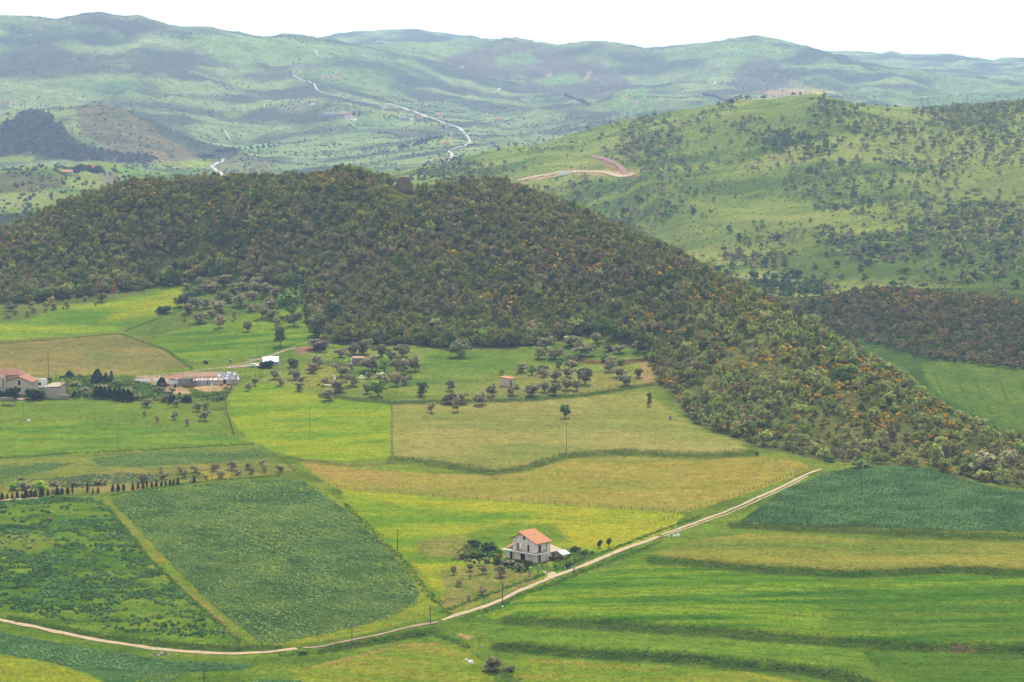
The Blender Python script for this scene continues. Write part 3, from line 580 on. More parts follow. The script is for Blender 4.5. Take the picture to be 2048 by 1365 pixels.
def road(name, pts, width, m, lift=.12, y0=400, y1=11000, step=1.5, wob=.2, kind='structure'):
    P = [np.array(hit(u, v, y0, y1)[:2]) for u, v in pts]
    out = []
    for a, b in zip(P[:-1], P[1:]):
        n = max(2, int(np.hypot(*(b - a)) / step))
        for t in np.linspace(0, 1, n, endpoint=False): out.append(a + (b - a) * t)
    out.append(P[-1]); Q = np.array(out)
    kk = np.hanning(9); kk /= kk.sum()
    if len(Q) > 12:
        Q = np.stack([np.convolve(np.pad(Q[:, i], 4, mode='edge'), kk, 'valid') for i in (0, 1)], 1)
    T = np.gradient(Q, axis=0); T /= np.linalg.norm(T, axis=1)[:, None] + 1e-9
    Nn = np.stack([-T[:, 1], T[:, 0]], 1)
    wl = width / 2 * (1 + wob * 4 * (fbm(Q[:, 0] / 4, Q[:, 1] / 4, 2, 51) - .5)); wr = width / 2 * (1 + wob * 4 * (fbm(Q[:, 0] / 4, Q[:, 1] / 4, 2, 53) - .5))
    cross = [Q + Nn * wl[:, None], Q, Q - Nn * wr[:, None]]
    V = []; 
    for c in cross: V.append(np.stack([c[:, 0], c[:, 1], H(c[:, 0], c[:, 1]) + lift], 1))
    n = len(Q); V = np.concatenate(V)
    F = []
    for j in (0, 1):
        for i in range(n - 1): F.append((j * n + i, (j + 1) * n + i, (j + 1) * n + i + 1, j * n + i + 1))
    me = bpy.data.meshes.new(name); me.from_pydata(V.tolist(), [], F); me.update(); me.materials.append(M[m])
    for p in me.polygons: p.use_smooth = True
    o = link(bpy.data.objects.new(name, me)); o['kind'] = kind
    return o
MAINROAD = [(-60,1230),(0,1241),(60,1252),(130,1268),(220,1285),(320,1300),(400,1306),(480,1308),(540,1305),(600,1297),(680,1286),(760,1270),(880,1243),(950,1220),(1010,1198),(1060,1174),(1100,1157),(1150,1138),(1200,1118),(1260,1094),(1320,1072),(1400,1043),(1480,1012),(1560,976),(1620,946),(1645,938)]
road('dirt_road', MAINROAD[:10], 2.2, 'road', y1=1500); road('dirt_road', MAINROAD[9:13], 1.3, 'track', y1=1500); road('dirt_road', MAINROAD[12:21], 2.0, 'road', y1=1500); road('dirt_road', MAINROAD[20:], 1.5, 'road', y1=1500)
road('dirt_road', [(1325,1075),(1405,1046),(1485,1016),(1562,981),(1618,952)], .7, 'road', y1=1500)
road('dirt_road', [(1096,1159),(1106,1153),(1100,1148),(1094,1144)], 3.0, 'road', lift=.16, y1=1500)
road('farm_track', [(270,756),(330,750),(400,741),(452,735),(500,724),(540,712),(575,700),(590,696)], 2.0, 'track', y1=1500)
road('farm_track', [(448,737),(480,734),(510,729),(560,722)], 5.0, 'track', lift=.16, y1=1500)
road('garden_path', [(-40,1004),(0,1002),(40,999),(82,996)], 1.8, 'road', y1=1500)
road('bare_track', [(1030,363),(1060,358),(1105,349),(1134,344),(1180,345),(1220,347),(1268,352)], 7, 'road', lift=.6, y0=1900, y1=3200, step=5)
road('bare_track', [(1180,310),(1205,318),(1240,334),(1262,350)], 6, 'soil', lift=.6, y0=1900, y1=3200, step=5)
def dense(p, n=5): return [(a + (c - a) * t / n, b + (d - b) * t / n) for (a, b), (c, d) in zip(p[:-1], p[1:]) for t in range(n)] + [p[-1]]
FARR = dict(y0=3000, y1=9000, step=12, wob=.05)
road('road', dense([(775,209),(790,213),(830,226),(845,232),(890,248),(918,257),(925,265)]), 11, 'asphalt', lift=2.2, **FARR)
road('road', dense([(925,265),(935,274),(941,285),(930,293),(905,300),(897,304),(904,310),(902,320),(896,330),(890,338)]), 5, 'asphalt', lift=1.6, **FARR)
road('road', dense([(585,150),(600,160),(628,168),(634,182),(660,190),(700,200),(760,210)]), 4.5, 'asphalt', lift=1.6, **FARR)
road('road', [(422,330),(428,338),(442,350),(448,356)], 6, 'asphalt', lift=1.2, y0=3100, y1=4600, step=8, wob=.05)
road('road', [(448,318),(432,330),(424,336)], 5, 'asphalt', lift=1.2, y0=3100, y1=5000, step=8, wob=.05)
road('road', [(450,262),(455,272),(460,280)], 4, 'asphalt', lift=1.5, **FARR)
road('road', [(628,102),(634,112),(646,118)], 5, 'asphalt', lift=2, **FARR)
road('road', [(1428,172),(1440,163),(1444,165)], 6, 'asphalt', lift=2, **FARR)
road('road', [(985,188),(998,180),(1002,178)], 6, 'asphalt', lift=2, **FARR)
# ------------------------------------------------------------------ foliage
LK = 1.15
def unit(rng, n):
    d = rng.normal(size=(n, 3)); return d / np.linalg.norm(d, axis=1)[:, None]
def quads(c, nrm, half, rng, aspect=1.0):
    t = np.cross(nrm, unit(rng, len(c))); t /= np.linalg.norm(t, axis=1)[:, None] + 1e-9
    b = np.cross(nrm, t); h = half[:, None]
    return np.stack([c - t * h - b * h * aspect, c + t * h * .9 - b * h * aspect, c + t * h + b * h * aspect, c - t * h + b * h * aspect * .9], 1)
def crown(seed, n, rx, rz, zc, qs, lobes=7, gap=.15, droop=0.0, var=.4):
    """leaf clumps over the surface and inside of several uneven lobes"""
    rng = np.random.default_rng(seed)
    lc = unit(rng, lobes) * rng.uniform(.25, .72, (lobes, 1)); lr = rng.uniform(.3, .52, lobes)
    lb = rng.uniform(.8, 1.2, lobes)
    k = rng.integers(0, lobes, n); d = unit(rng, n); d[:, 2] = np.abs(d[:, 2]) * .4 + d[:, 2] * .6
    r = lr[k] * rng.uniform(.55, 1.08, n)
    p = lc[k] + d * r[:, None]
    p = p * np.array([rx, rx, rz]) + np.array([0, 0, zc])
    p[:, 2] -= droop * np.hypot(p[:, 0], p[:, 1])
    nrm = d + .6 * unit(rng, n) + np.array([0, 0, .35]); nrm /= np.linalg.norm(nrm, axis=1)[:, None]
    half = qs * rng.uniform(.55, 1.25, n)
    Q = quads(p, nrm, half, rng, .8)
    tint = (lb[k] * rng.uniform(1 - var, 1 + var, n))[:, None] * np.array([1, 1, 1.]) * (1 + rng.uniform(-.06, .06, (n, 3)))
    return Q, tint
def tube_quads(pts, rad, n=5):
    mb = MB().tube(pts, rad, n); out = []
    for f in mb.f:
        if len(f) == 4: out.append([mb.v[i] for i in f])
    return np.array(out)
def trunk_pts(seed, h, r, lean=.25, limbs=3, rx=1.5):
    rng = np.random.default_rng(seed); mb = MB()
    dx, dy = rng.uniform(-lean, lean, 2)
    mb.tube([(0, 0, -.3), (dx * .3, dy * .3, h * .3), (dx, dy, h * .62)], [r * 1.25, r, r * .8], 7)
    for i in range(limbs):
        a = rng.uniform(0, 6.28); e = rx * rng.uniform(.4, .75)
        mb.tube([(dx, dy, h * .55), (dx + math.cos(a) * e * .5, dy + math.sin(a) * e * .5, h * .8), (dx + math.cos(a) * e, dy + math.sin(a) * e, h * 1.1)], [r * .65, r * .45, r * .2], 5)
    return mb
class Mass:
    """many small plants gathered into one object that nobody could count"""
    def __init__(s): s.V = []; s.T = []
    def put(s, Q, tint, X, Y, Z, scale, rot, col, zs=None):
        n = len(X)
        if n == 0: return
        c, sn = np.cos(rot), np.sin(rot)
        A = Q.reshape(-1, 3)
        x = A[None, :, 0] * c[:, None] - A[None, :, 1] * sn[:, None]
        y = A[None, :, 0] * sn[:, None] + A[None, :, 1] * c[:, None]
        z = np.repeat(A[None, :, 2], n, 0) * (zs if zs is not None else np.ones(n))[:, None]
        P = np.stack([x * scale[:, None] + X[:, None], y * scale[:, None] + Y[:, None], z * scale[:, None] + Z[:, None]], -1)
        s.V.append(P.reshape(-1, 3).astype(np.float32)); s.T.append((col[:, None, :] * tint[None]).reshape(-1, 3).astype(np.float32))
    def build(s, name, label=None):
        if not s.V: return None
        me = quads_mesh(name, np.concatenate(s.V), np.concatenate(s.T), M_LEAF)
        o = link(bpy.data.objects.new(name, me)); tagit(o, label, None, None, 'stuff')
        return o
def sample(n, s0, s1, y0, y1, rng=RNG):
    """even over the ground area of a fan-shaped piece of land"""
    y = np.sqrt(rng.uniform(y0 * y0, y1 * y1, n)); s = rng.uniform(s0, s1, n)
    return s * y, y
def jgrid(x0, x1, y0, y1, d, rng=RNG, j=.8):
    gx, gy = np.meshgrid(np.arange(x0, x1, d), np.arange(y0, y1, d))
    gx = gx + rng.uniform(-.5, .5, gx.shape) * d * j; gy = gy + rng.uniform(-.5, .5, gy.shape) * d * j
    return gx.ravel(), gy.ravel()
def L3(*cs): return np.array([lin(c, LK) for c in cs])

# ---- shapes shared by all copies
OAK = [crown(100 + i, 230, 1.0, .85, .72, .135, 11) for i in range(7)]                 # radius 1
BUSH = [crown(200 + i, 70, 1.0, .62, .42, .24, 6) for i in range(5)]
TINY = [crown(300 + i, 14, 1.0, .62, .45, .5, 4) for i in range(4)]
TUFT = [crown(400 + i, 22, 1.0, .5, .35, .34, 4, var=.14) for i in range(4)]
def spear(seed, n=9):
    rng = np.random.default_rng(seed); a = rng.uniform(0, 6.28, n); p = np.stack([rng.uniform(-.6, .6, n), rng.uniform(-.6, .6, n), np.zeros(n)], 1)
    d = np.stack([np.cos(a) * .3, np.sin(a) * .3, np.ones(n)], 1); w = np.stack([-np.sin(a), np.cos(a), np.zeros(n)], 1) * .22
    h = rng.uniform(.6, 1.1, n)[:, None]
    return np.stack([p - w, p + w, p + d * h + w * .5, p + d * h - w * .5], 1), rng.uniform(.75, 1.25, (n, 1)) * np.ones((1, 3))
BLADE = [spear(500 + i) for i in range(4)]

# ---- the wood on the dark hill
SPEC = L3((122,114,74), (116,120,58), (80,98,40), (118,138,54), (138,144,80), (110,114,50))
gx, gy = jgrid(-330, 330, 890, 1640, 4.2)
sv = gx / gy
keep = (np.abs(sv) < .25) & (gy > lineY(4, gx, gy) - 40) & (gy < lineY(6, gx, gy) + 50)
gx, gy = gx[keep], gy[keep]; gz = H(gx, gy); gu, gv = project(gx, gy, gz)
keep = inside(WOOD, gu, gv)
crag = (np.hypot((gu - 805) / 30, (gv - 388) / 24) < 1); keep &= ~crag
gx, gy, gz, gu, gv = gx[keep], gy[keep], gz[keep], gu[keep], gv[keep]
nW = len(gx); rr = RNG.random(nW)
edge = seg_dist(WOOD[1:38], gu, gv)
size = 1.2 + 2.5 * RNG.random(nW) ** 1.5 + 2.4 * (1 - sstep(0, 45, edge)) * (gu < 1300) * RNG.random(nW) + .8 * (rr > .965)
n1 = fbm(gx / 38, gy / 38, 4, 61); n2 = fbm(gx / 20, gy / 20, 3, 67); n3 = fbm(gx / 26, gy / 26, 3, 63)
flank = sstep(1250, 1500, gu) * sstep(560, 700, gv)
pr = np.stack([1.6 * sstep(.46, .56, n1) + .08, .1 + 1.2 * sstep(.5, .58, n3), .9 * sstep(.52, .6, n2) + .06, .05 + .5 * flank, .06 + 1.3 * flank, .5 * sstep(.4, .5, n3) + .1], 1)
lower = sstep(600, 680, gv) * (gu < 1250); pr[:, 5] += .6 * lower; pr[:, 0] *= (1 - .6 * lower)
pr /= pr.sum(1)[:, None]; kind = (pr.cumsum(1) < RNG.random(nW)[:, None]).sum(1).clip(0, 5)
wcol = (1 + .1 * flank)[:, None] * SPEC[kind] * (RNG.uniform(.88, 1.12, (nW, 1)) + .5 * (fbm(gx / 16, gy / 16, 3, 77) - .5)[:, None]) * (1 + RNG.uniform(-.05, .05, (nW, 3)))  # flank crowns also lightened in colour, as if lit between cloud shadows
patchy = fbm(gx / 60, gy / 60, 3, 71)
alive = (RNG.random(nW) < .93 - .25 * (patchy > .62) - .18 * flank)
# broom is thick here and there; leave room for it
vis = alive & (gy < lineY(6, gx, gy) + 3) & (gu > 0) & (gu < 2048) & (gv < 1365)
px = size * FPX / gy; px = np.where(vis, px, -1)
order = np.argsort(-px); solo = order[:285]
is_solo = np.zeros(nW, bool); is_solo[solo] = True
mass = Mass()
for v in range(len(OAK)):
    m = alive & ~is_solo & (np.arange(nW) % len(OAK) == v)
    k = m.sum(); Q, t = OAK[v]
    # lighter build for the far and hidden ones
    mass.put(Q[:190], np.repeat(t[:190], 4, 0), gx[m], gy[m], gz[m], size[m], RNG.uniform(0, 6.28, k), wcol[m], RNG.uniform(.8, 1.5, k))
def build_mass(ms, name, label):
    """tints come per corner"""
    V = np.concatenate(ms.V); T = np.concatenate(ms.T)
    me = quads_mesh(name, V, None, M_LEAF)
    a = me.attributes.new('tint', 'FLOAT_COLOR', 'POINT'); c = np.ones((len(V), 4), np.float32); c[:, :3] = T
    a.data.foreach_set('color', c.ravel())
    o = link(bpy.data.objects.new(name, me)); o['kind'] = 'stuff'
    if label: o['label'] = label
    return o
def putm(ms, lib, X, Y, Z, sc, col, zs=None, ids=None, cut=None):
    n = len(X); ids = np.arange(n) % len(lib) if ids is None else ids
    for v in range(len(lib)):
        m = ids == v; Q, t = lib[v]
        if cut: Q, t = Q[:cut], t[:cut]
        ms.put(Q, np.repeat(t, 4, 0), X[m], Y[m], Z[m], sc[m], RNG.uniform(0, 6.28, m.sum()), col[m], None if zs is None else zs[m])
build_mass(mass, 'dense_woodland', 'dense grey-brown and olive-green wood covering the dark middle hill')
def lib_meshes(lib, name):
    return [quads_mesh(name, Q.reshape(-1, 3), t, M_LEAF) for Q, t in lib]
OAKM = lib_meshes(OAK, 'oak_crown'); BUSHM = lib_meshes(BUSH, 'bush_leaves'); TINYM = lib_meshes(TINY, 'small_leaves')
def solo_obj(name, me, x, y, z, sc, zs, col, label, cat, group):
    o = bpy.data.objects.new(name, me); COL.objects.link(o)
    o.location = (x, y, z); o.scale = (sc, sc, sc * zs); o.rotation_euler = (0, 0, random.uniform(0, 6.28)); o.color = (*col, 1)
    return tagit(o, label, cat, group)
KW = ['grey-brown budding', 'olive-green', 'dark green', 'bright green', 'pale grey-green', 'mid-green']
for i in solo:
    where = ('at the lower edge of the dark wood' if edge[i] < 40 else 'inside the dark wood') if gu[i] < 1290 else 'on the lighter flank of the dark wood'
    solo_obj('oak_tree', OAKM[i % len(OAKM)], gx[i], gy[i], gz[i], size[i], RNG.uniform(.9, 1.25), wcol[i], f'{KW[kind[i]]} oak tree {where}', 'tree', f'{KW[kind[i]]} oaks {where}')

# ---- flowering broom
def broom(zones, y0, y1, d, r0, r1, seed, thr=.5):
    X, Y = jgrid(-400, 400, y0, y1, d, np.random.default_rng(seed), 1.0)
    k = np.abs(X / Y) < .225; X, Y = X[k], Y[k]; Z = H(X, Y); u, v = project(X, Y, Z)
    p = np.zeros(len(X))
    for cu, cv, ru, rv, w in zones: p = np.maximum(p, w * np.exp(-(((u - cu) / ru) ** 2 + ((v - cv) / rv) ** 2)))
    p *= sstep(thr - .08, thr + .12, fbm(X / 13, Y / 13, 3, seed))
    k = np.random.default_rng(seed).random(len(X)) < p
    X, Y, Z = X[k], Y[k], Z[k]
    return X, Y, Z, np.random.default_rng(seed + 1).uniform(r0, r1, len(X)), u[k], v[k]
BZ = [(80,470,140,60,.5),(280,400,150,60,.4),(250,470,120,60,.4),(700,350,60,20,.5),(1150,520,140,60,.6),(1050,610,130,30,.85),(1300,500,120,60,.55),(1480,600,110,70,.8),(1560,700,130,70,.75),(1700,760,160,70,.75),(1850,860,150,60,.75),(1990,910,120,50,.75),(1500,880,70,20,.9),(1960,940,70,22,1.0),(520,590,120,30,.5),(1280,650,60,20,.8),(1330,730,40,60,.5),(900,480,150,80,.3),(500,450,150,80,.3),(1900,950,60,16,1.0),(1560,905,70,10,.8)]
bx, by, bz, br, bu, bv = broom(BZ, 900, 1560, 2.3, .7, 1.5, 81)
k = inside(WOOD, bu, bv + 4) & (by < lineY(6, bx, by) + 2); bx, by, bz, br, bu, bv = bx[k], by[k], bz[k], br[k], bu[k], bv[k]
bz = bz + RNG.uniform(.5, 2.6, len(bx)) * (bv < 900)
bcol = L3((206,166,40), (186,150,40), (160,138,52))[RNG.integers(0, 3, len(bx))] * RNG.uniform(.6, 1.1, (len(bx), 1))
o_ = np.argsort(-br * FPX / by); ms = o_[:230]
rest = np.setdiff1d(np.arange(len(bx)), ms)
mass = Mass(); putm(mass, BUSH, bx[rest], by[rest], bz[rest] - .1, br[rest], bcol[rest], cut=30)
build_mass(mass, 'flowering_broom_scrub', 'scattered orange-yellow flowering broom among the hill trees')
BRM = lib_meshes([(Q[:40], t[:40]) for Q, t in BUSH], 'broom_flowers')
for i in ms:
    w = 'at the edge of the dark green bean field' if bv[i] > 915 and bu[i] > 1640 else ('along the right ridge of the dark wood' if bu[i] > 1400 else 'inside the dark wood')
    solo_obj('broom_bush', BRM[i % 5], bx[i], by[i], bz[i] - .1, br[i], 1.0, bcol[i], f'orange-yellow flowering broom bush {w}', 'bush', f'broom bushes {w}')

# ---- second ridge on the right
X, Y = jgrid(-20, 360, 1290, 1760, 4.6); k = (np.abs(X / Y) < .25) & (Y > lineY(8, X, Y) - 6) & (Y < lineY(10, X, Y) - 10); X, Y = X[k], Y[k]; Z = H(X, Y); u, v = project(X, Y, Z)
top = Y < lineY(9, X, Y) + 14
k = (u > 1480) & (RNG.random(len(X)) < .9) & top; X, Y, Z, u, v = X[k], Y[k], Z[k], u[k], v[k]; n = len(X)
mass = Mass(); putm(mass, OAK, X, Y, Z, RNG.uniform(1.6, 3.4, n), L3((108,98,66), (90,94,50), (70,84,44), (118,108,74))[RNG.integers(0, 4, n)] * RNG.uniform(.8, 1.2, (n, 1)), cut=130)
build_mass(mass, 'ridge_woodland', 'dark grey-brown wood on the low ridge behind the valley field')
X, Y, Z, r_, u, v = broom([(1750,570,120,20,.8),(1700,600,80,30,.5),(1850,600,180,40,.6),(2000,600,120,30,.7)], 1420, 1640, 2.6, .7, 1.4, 83)
k = (Y < lineY(9, X, Y) + 4) & (Y > lineY(8, X, Y)); X, Y, Z, r_ = X[k], Y[k], Z[k] + 1.6, r_[k]
mass = Mass(); putm(mass, BUSH, X, Y, Z, r_, np.repeat(L3((176,140,48)), len(X), 0) * RNG.uniform(.7, 1.1, (len(X), 1)), cut=24); build_mass(mass, 'ridge_broom', 'orange broom along the low ridge behind the valley field')

# ---- scrub and trees of the green hill
X, Y = jgrid(-160, 720, 1640, 3060, 5.5, j=1.0); k = (np.abs(X / Y) < .25) & (Y > lineY(10, X, Y) - 12) & (Y < lineY(12, X, Y) + 8); X, Y = X[k], Y[k]
Z = H(X, Y); u, v = project(X, Y, Z)
ZONES = [(1590,292,80,32,.95),(1310,305,90,42,.9),(1240,395,100,42,.75),(1950,240,120,40,.9),(1880,300,150,60,.55),(1700,350,90,30,.6),(1480,310,110,40,.35),(1950,450,160,60,.95),(1760,500,120,30,.85),(1620,470,120,25,.5),(1500,520,110,35,.9),(1560,570,90,35,1.0),(2000,520,160,60,.5),(1660,370,80,40,.6),(1380,330,60,30,.45),(1660,230,60,24,.5),(1960,275,160,40,.7),(1400,390,60,40,.3),(1780,420,110,18,.7),(1900,560,120,30,.5),(930,345,70,18,.8),(1080,395,70,30,.5),(1180,450,70,16,.5),(1700,250,120,30,.35),(1460,260,90,18,.4)]
p = np.full(len(X), .012)
for cu, cv, ru, rv, w in ZONES: p = np.maximum(p, 1.25 * w * np.exp(-(((u - cu) / ru) ** 2 + ((v - cv) / rv) ** 2) ** 1.5))
nn = .55 * fbm(X / 60, Y / 110, 4, 91) + .45 * (1 - np.abs(2 * fbm(X / 110, Y / 240, 3, 25) - 1) * .9)
nn = nn - nn.mean() + .5; p = np.clip(p * (.55 + 1.2 * sstep(.42, .58, nn)) + .45 * sstep(.585, .64, nn), 0, .95)
k = (RNG.random(len(X)) < p) & (u > 860); X, Y, Z, u, v, nn = X[k], Y[k], Z[k], u[k], v[k], nn[k]; n = len(X)
zone_in = np.zeros(n)
for cu, cv, ru, rv, w in ZONES:
    if w > .8: zone_in = np.maximum(zone_in, np.exp(-(((u - cu) / ru) ** 2 + ((v - cv) / rv) ** 2)))
big = np.clip(RNG.random(n) + .25 * zone_in, 0, 1); sz = .8 + 1.3 * big ** 2 + 2.6 * (big > .72) * RNG.random(n)
HC = L3((128,124,88), (96,118,58), (72,94,48), (138,148,74), (118,114,80)); hk = RNG.integers(0, 5, n)
trk = seg_dist([(1030,364),(1060,359),(1105,349),(1134,344),(1180,344),(1220,346),(1270,352)], u, v); sz = np.where(trk < 10, .05, sz)
dark = np.exp(-(((u - 1590) / 80) ** 2 + ((v - 292) / 34) ** 2)) + np.exp(-(((u - 1560) / 110) ** 2 + ((v - 580) / 40) ** 2)); hk = np.where(RNG.random(n) < dark, 2, hk)
hcol = HC[hk] * RNG.uniform(.8, 1.2, (n, 1))
o_ = np.argsort(-np.where((u > 0) & (u < 2048), sz * FPX / Y, -1)); ms = o_[:270]; rest = np.setdiff1d(np.arange(n), ms)
mass = Mass(); small = rest[sz[rest] < 1.9]; large = rest[sz[rest] >= 1.9]
putm(mass, BUSH, X[small], Y[small], Z[small], sz[small], hcol[small], cut=26); putm(mass, OAK, X[large], Y[large], Z[large], sz[large], hcol[large], cut=120)
build_mass(mass, 'hillside_scrub', 'scattered bushes and small trees over the green hill')
HN = ['grey', 'mid-green', 'dark green', 'light green', 'grey-brown']
for i in ms:
    w = 'near the top of the green hill' if v[i] < 290 else ('on the middle slope of the green hill' if v[i] < 420 else 'low on the green hill above the valley')
    solo_obj('pasture_tree', OAKM[i % len(OAKM)], X[i], Y[i], Z[i], sz[i], RNG.uniform(.85, 1.15), hcol[i], f'rounded {HN[hk[i]]} tree {w}', 'tree', f'{HN[hk[i]]} trees {w}')
# low scrub texture of the green hill
X, Y = jgrid(-160, 720, 1640, 3050, 5.0, j=1.0); k = (np.abs(X / Y) < .25) & (Y > lineY(10, X, Y)) & (Y < lineY(12, X, Y) + 5); X, Y = X[k], Y[k]
p = sstep(.5, .66, fbm(X / 34, Y / 50, 4, 95)) * .5 + .008; k = RNG.random(len(X)) < p; X, Y = X[k], Y[k]; n = len(X)
mass = Mass(); putm(mass, TINY, X, Y, H(X, Y), RNG.uniform(.45, 1.1, n), L3((86,104,58), (104,124,68), (74,90,56), (124,130,88))[RNG.integers(0, 4, n)])
build_mass(mass, 'low_scrub', 'low dark scrub dotted over the green hill pasture')

# ---- far land: scrub dots, hedges and woods
X, Y = sample(110000, -.25, .25, 2500, 8600)
k = (Y > lineY(12, X, Y) - 0) | (X / Y < -.03); X, Y = X[k], Y[k]
sc = fbm(X / 260, Y / 260, 4, 97); fine = fbm(X / 70, Y / 70, 3, 99)
Z = H(X, Y); u, v = project(X, Y, Z)
wood = inside([(-300,330),(-300,260),(0,250),(40,230),(75,222),(110,240),(150,280),(210,318),(150,325),(60,305)], u, v) & (Y < 4900)
wood |= inside([(120,280),(200,300),(330,318),(280,328),(190,322)], u, v) & (Y < 4900)
mid = (Y > 3900) & (Y < 6600) & (v > 190) & (v < 345)
p = np.clip(.55 * sstep(.46, .66, sc) * sstep(.42, .54, fine) + .012 + .55 * mid * sstep(.46, .58, fine), 0, 1); p = np.where(inside([(150,215),(200,206),(260,228),(330,272),(420,318),(330,318),(220,300)], u, v) & (Y < 4900), .35, p); p = np.where(wood, 1.0, p * (1 - .45 * sstep(7000, 8600, Y)))
k = RNG.random(len(X)) < p; X, Y, Z, wood = X[k], Y[k], Z[k], wood[k]; n = len(X)
mass = Mass(); putm(mass, TINY, X, Y, Z - .3, RNG.uniform(1.3, 3.3, n) * np.where(wood, 1.7, 1), np.where(wood[:, None], L3((74,76,60)), L3((70,84,60), (86,96,66), (100,104,80))[RNG.integers(0, 3, n)]) * RNG.uniform(.8, 1.2, (n, 1)))
wx, wy = jgrid(-900, -480, 3950, 4640, 11); wz = H(wx, wy); wu, wv = project(wx, wy, wz)
k = inside([(-100,330),(-100,250),(0,250),(40,230),(75,222),(110,240),(150,280),(210,318),(150,325),(60,305)], wu, wv) | inside([(120,280),(200,300),(330,318),(280,328),(190,322)], wu, wv)
wx, wy, wz = wx[k], wy[k], wz[k]
putm(mass, TINY, wx, wy, wz - .5, RNG.uniform(4, 8, len(wx)), np.repeat(L3((80,80,62)), len(wx), 0) * RNG.uniform(.75, 1.25, (len(wx), 1)))
for pts in ([(838,285),(852,283),(868,279),(886,276)], [(800,295),(815,294)], [(828,292),(845,288)], [(1408,190),(1430,195),(1470,208)], [(1130,192),(1150,200),(1180,210)], [(150,345),(170,340),(190,346),(205,343)], [(400,315),(430,312)], [(430,305),(480,300),(560,293)]):
    for (a, b), (c, d) in zip(pts[:-1], pts[1:]):
        for t in np.linspace(0, 1, 7, endpoint=False):
            x, y, z = hit(a + (c - a) * t, b + (d - b) * t, 2700, 9000)
            q = np.array([1.0]); putm(mass, TINY, q * x, q * y, q * z, q * random.uniform(4, 7), L3((52,66,52)), ids=np.array([random.randrange(4)]))
build_mass(mass, 'scattered_scrub', 'dark scrub, hedges and woods dotted over the far hazy hills')
# scrub just behind the wooded hill, left
X, Y = sample(5200, -.25, -.02, 2650, 3800); k = (fbm(X / 60, Y / 60, 3, 103) > .47); X, Y = X[k], Y[k]; n = len(X)
mass = Mass(); putm(mass, TINY, X, Y, H(X, Y), RNG.uniform(1.2, 3.4, n), L3((74,92,60), (92,104,70), (66,80,56))[RNG.integers(0, 3, n)]); build_mass(mass, 'valley_scrub', 'green scrub in the valley behind the dark wooded hill')

# ---- crops with a body of their own
def crop(polys, d, r0, r1, cols, name, label, seed, thin=None, lib=TUFT, zlo=.8, zhi=1.2, yy=(560, 1470), holes=()):
    rng = np.random.default_rng(seed); A = []
    for poly in polys:
        p = np.array(poly, float); pts = [hit(min(max(a, -150), 2200), b, y0=450, y1=1600) for a, b in poly]
        xs = [q[0] for q in pts]; ys = [q[1] for q in pts]
        X, Y = jgrid(min(xs) - 2, max(xs) + 2, min(ys) - 2, max(ys) + 2, d, rng, 1.0)
        Z = H(X, Y); u, v = project(X, Y, Z); k = inside(poly, u, v) & (u > -160) & (u < 2210); A.append((X[k], Y[k], Z[k], u[k], v[k]))
    X, Y, Z, u, v = [np.concatenate([a[i] for a in A]) for i in range(5)]
    if thin is not None:
        k = rng.random(len(X)) < thin(X, Y, u, v); X, Y, Z = X[k], Y[k], Z[k]
    n = len(X); c = L3(*cols)
    t = np.clip((fbm(X / 9, Y / 9, 3, seed) - .5) * 2.2 + .5 + rng.normal(0, .18, n), 0, .999) * (len(c) - 1); i = t.astype(int); f = (t - i)[:, None]
    col = (c[i] * (1 - f) + c[np.minimum(i + 1, len(c) - 1)] * f) * rng.uniform(.86, 1.14, (n, 1))
    ms = Mass(); putm(ms, lib, X, Y, Z - .05, rng.uniform(r0, r1, n), col, rng.uniform(zlo, zhi, n), ids=rng.integers(0, len(lib), n))
    return build_mass(ms, name, label)
def rows_(X, Y, ang, w): 
    a = R(ang); return .5 + .5 * np.sin((X * math.sin(a) + Y * math.cos(a)) * 2 * math.pi / w + 5 * fbm(X / 20, Y / 20, 2, 7))
crop([BEAN], .78, .28, .58, [(106,138,70), (124,156,82), (140,168,94), (150,172,84)], 'broad_bean_crop', 'dense blue-green bean crop filling the big rounded field', 1, thin=lambda X, Y, u, v: (.6 + .4 * sstep(.4, .6, fbm(X / 6, Y / 3, 3, 17))) * (.5 + .5 * sstep(.2, .6, rows_(X, Y, 58, 3.6))) * (.75 + .25 * sstep(.35, .5, fbm(X / 25, Y / 25, 3, 18))))
crop([[(122,754),(180,752),(330,772),(385,800),(380,805),(300,803),(200,800),(125,797)], [(455,770),(470,772),(450,800),(440,805),(390,798),(392,790),(440,786)]], 1.3, .4, 1.2, [(60,92,40), (82,116,50), (110,138,56), (118,118,80)], 'garden_scrub', 'rough green scrub in the garden between ruined blocks and barn', 12, thin=lambda X, Y, u, v: .25 + .7 * sstep(.42, .56, fbm(X / 7, Y / 7, 3, 47)))
crop([[(905,1112),(930,1090),(985,1086),(1004,1104),(1000,1118),(1060,1136),(1060,1146),(1000,1136),(950,1128),(905,1122)], [(1102,1118),(1140,1100),(1185,1106),(1186,1114),(1150,1130),(1112,1142),(1100,1136)]], .9, .3, .9, [(62,90,40), (84,116,48), (104,136,54), (122,122,80)], 'house_garden_plants', 'mixed green garden plants round the two-storey farmhouse', 13, thin=lambda X, Y, u, v: .12 + .6 * sstep(.44, .58, fbm(X / 5, Y / 5, 3, 49)))
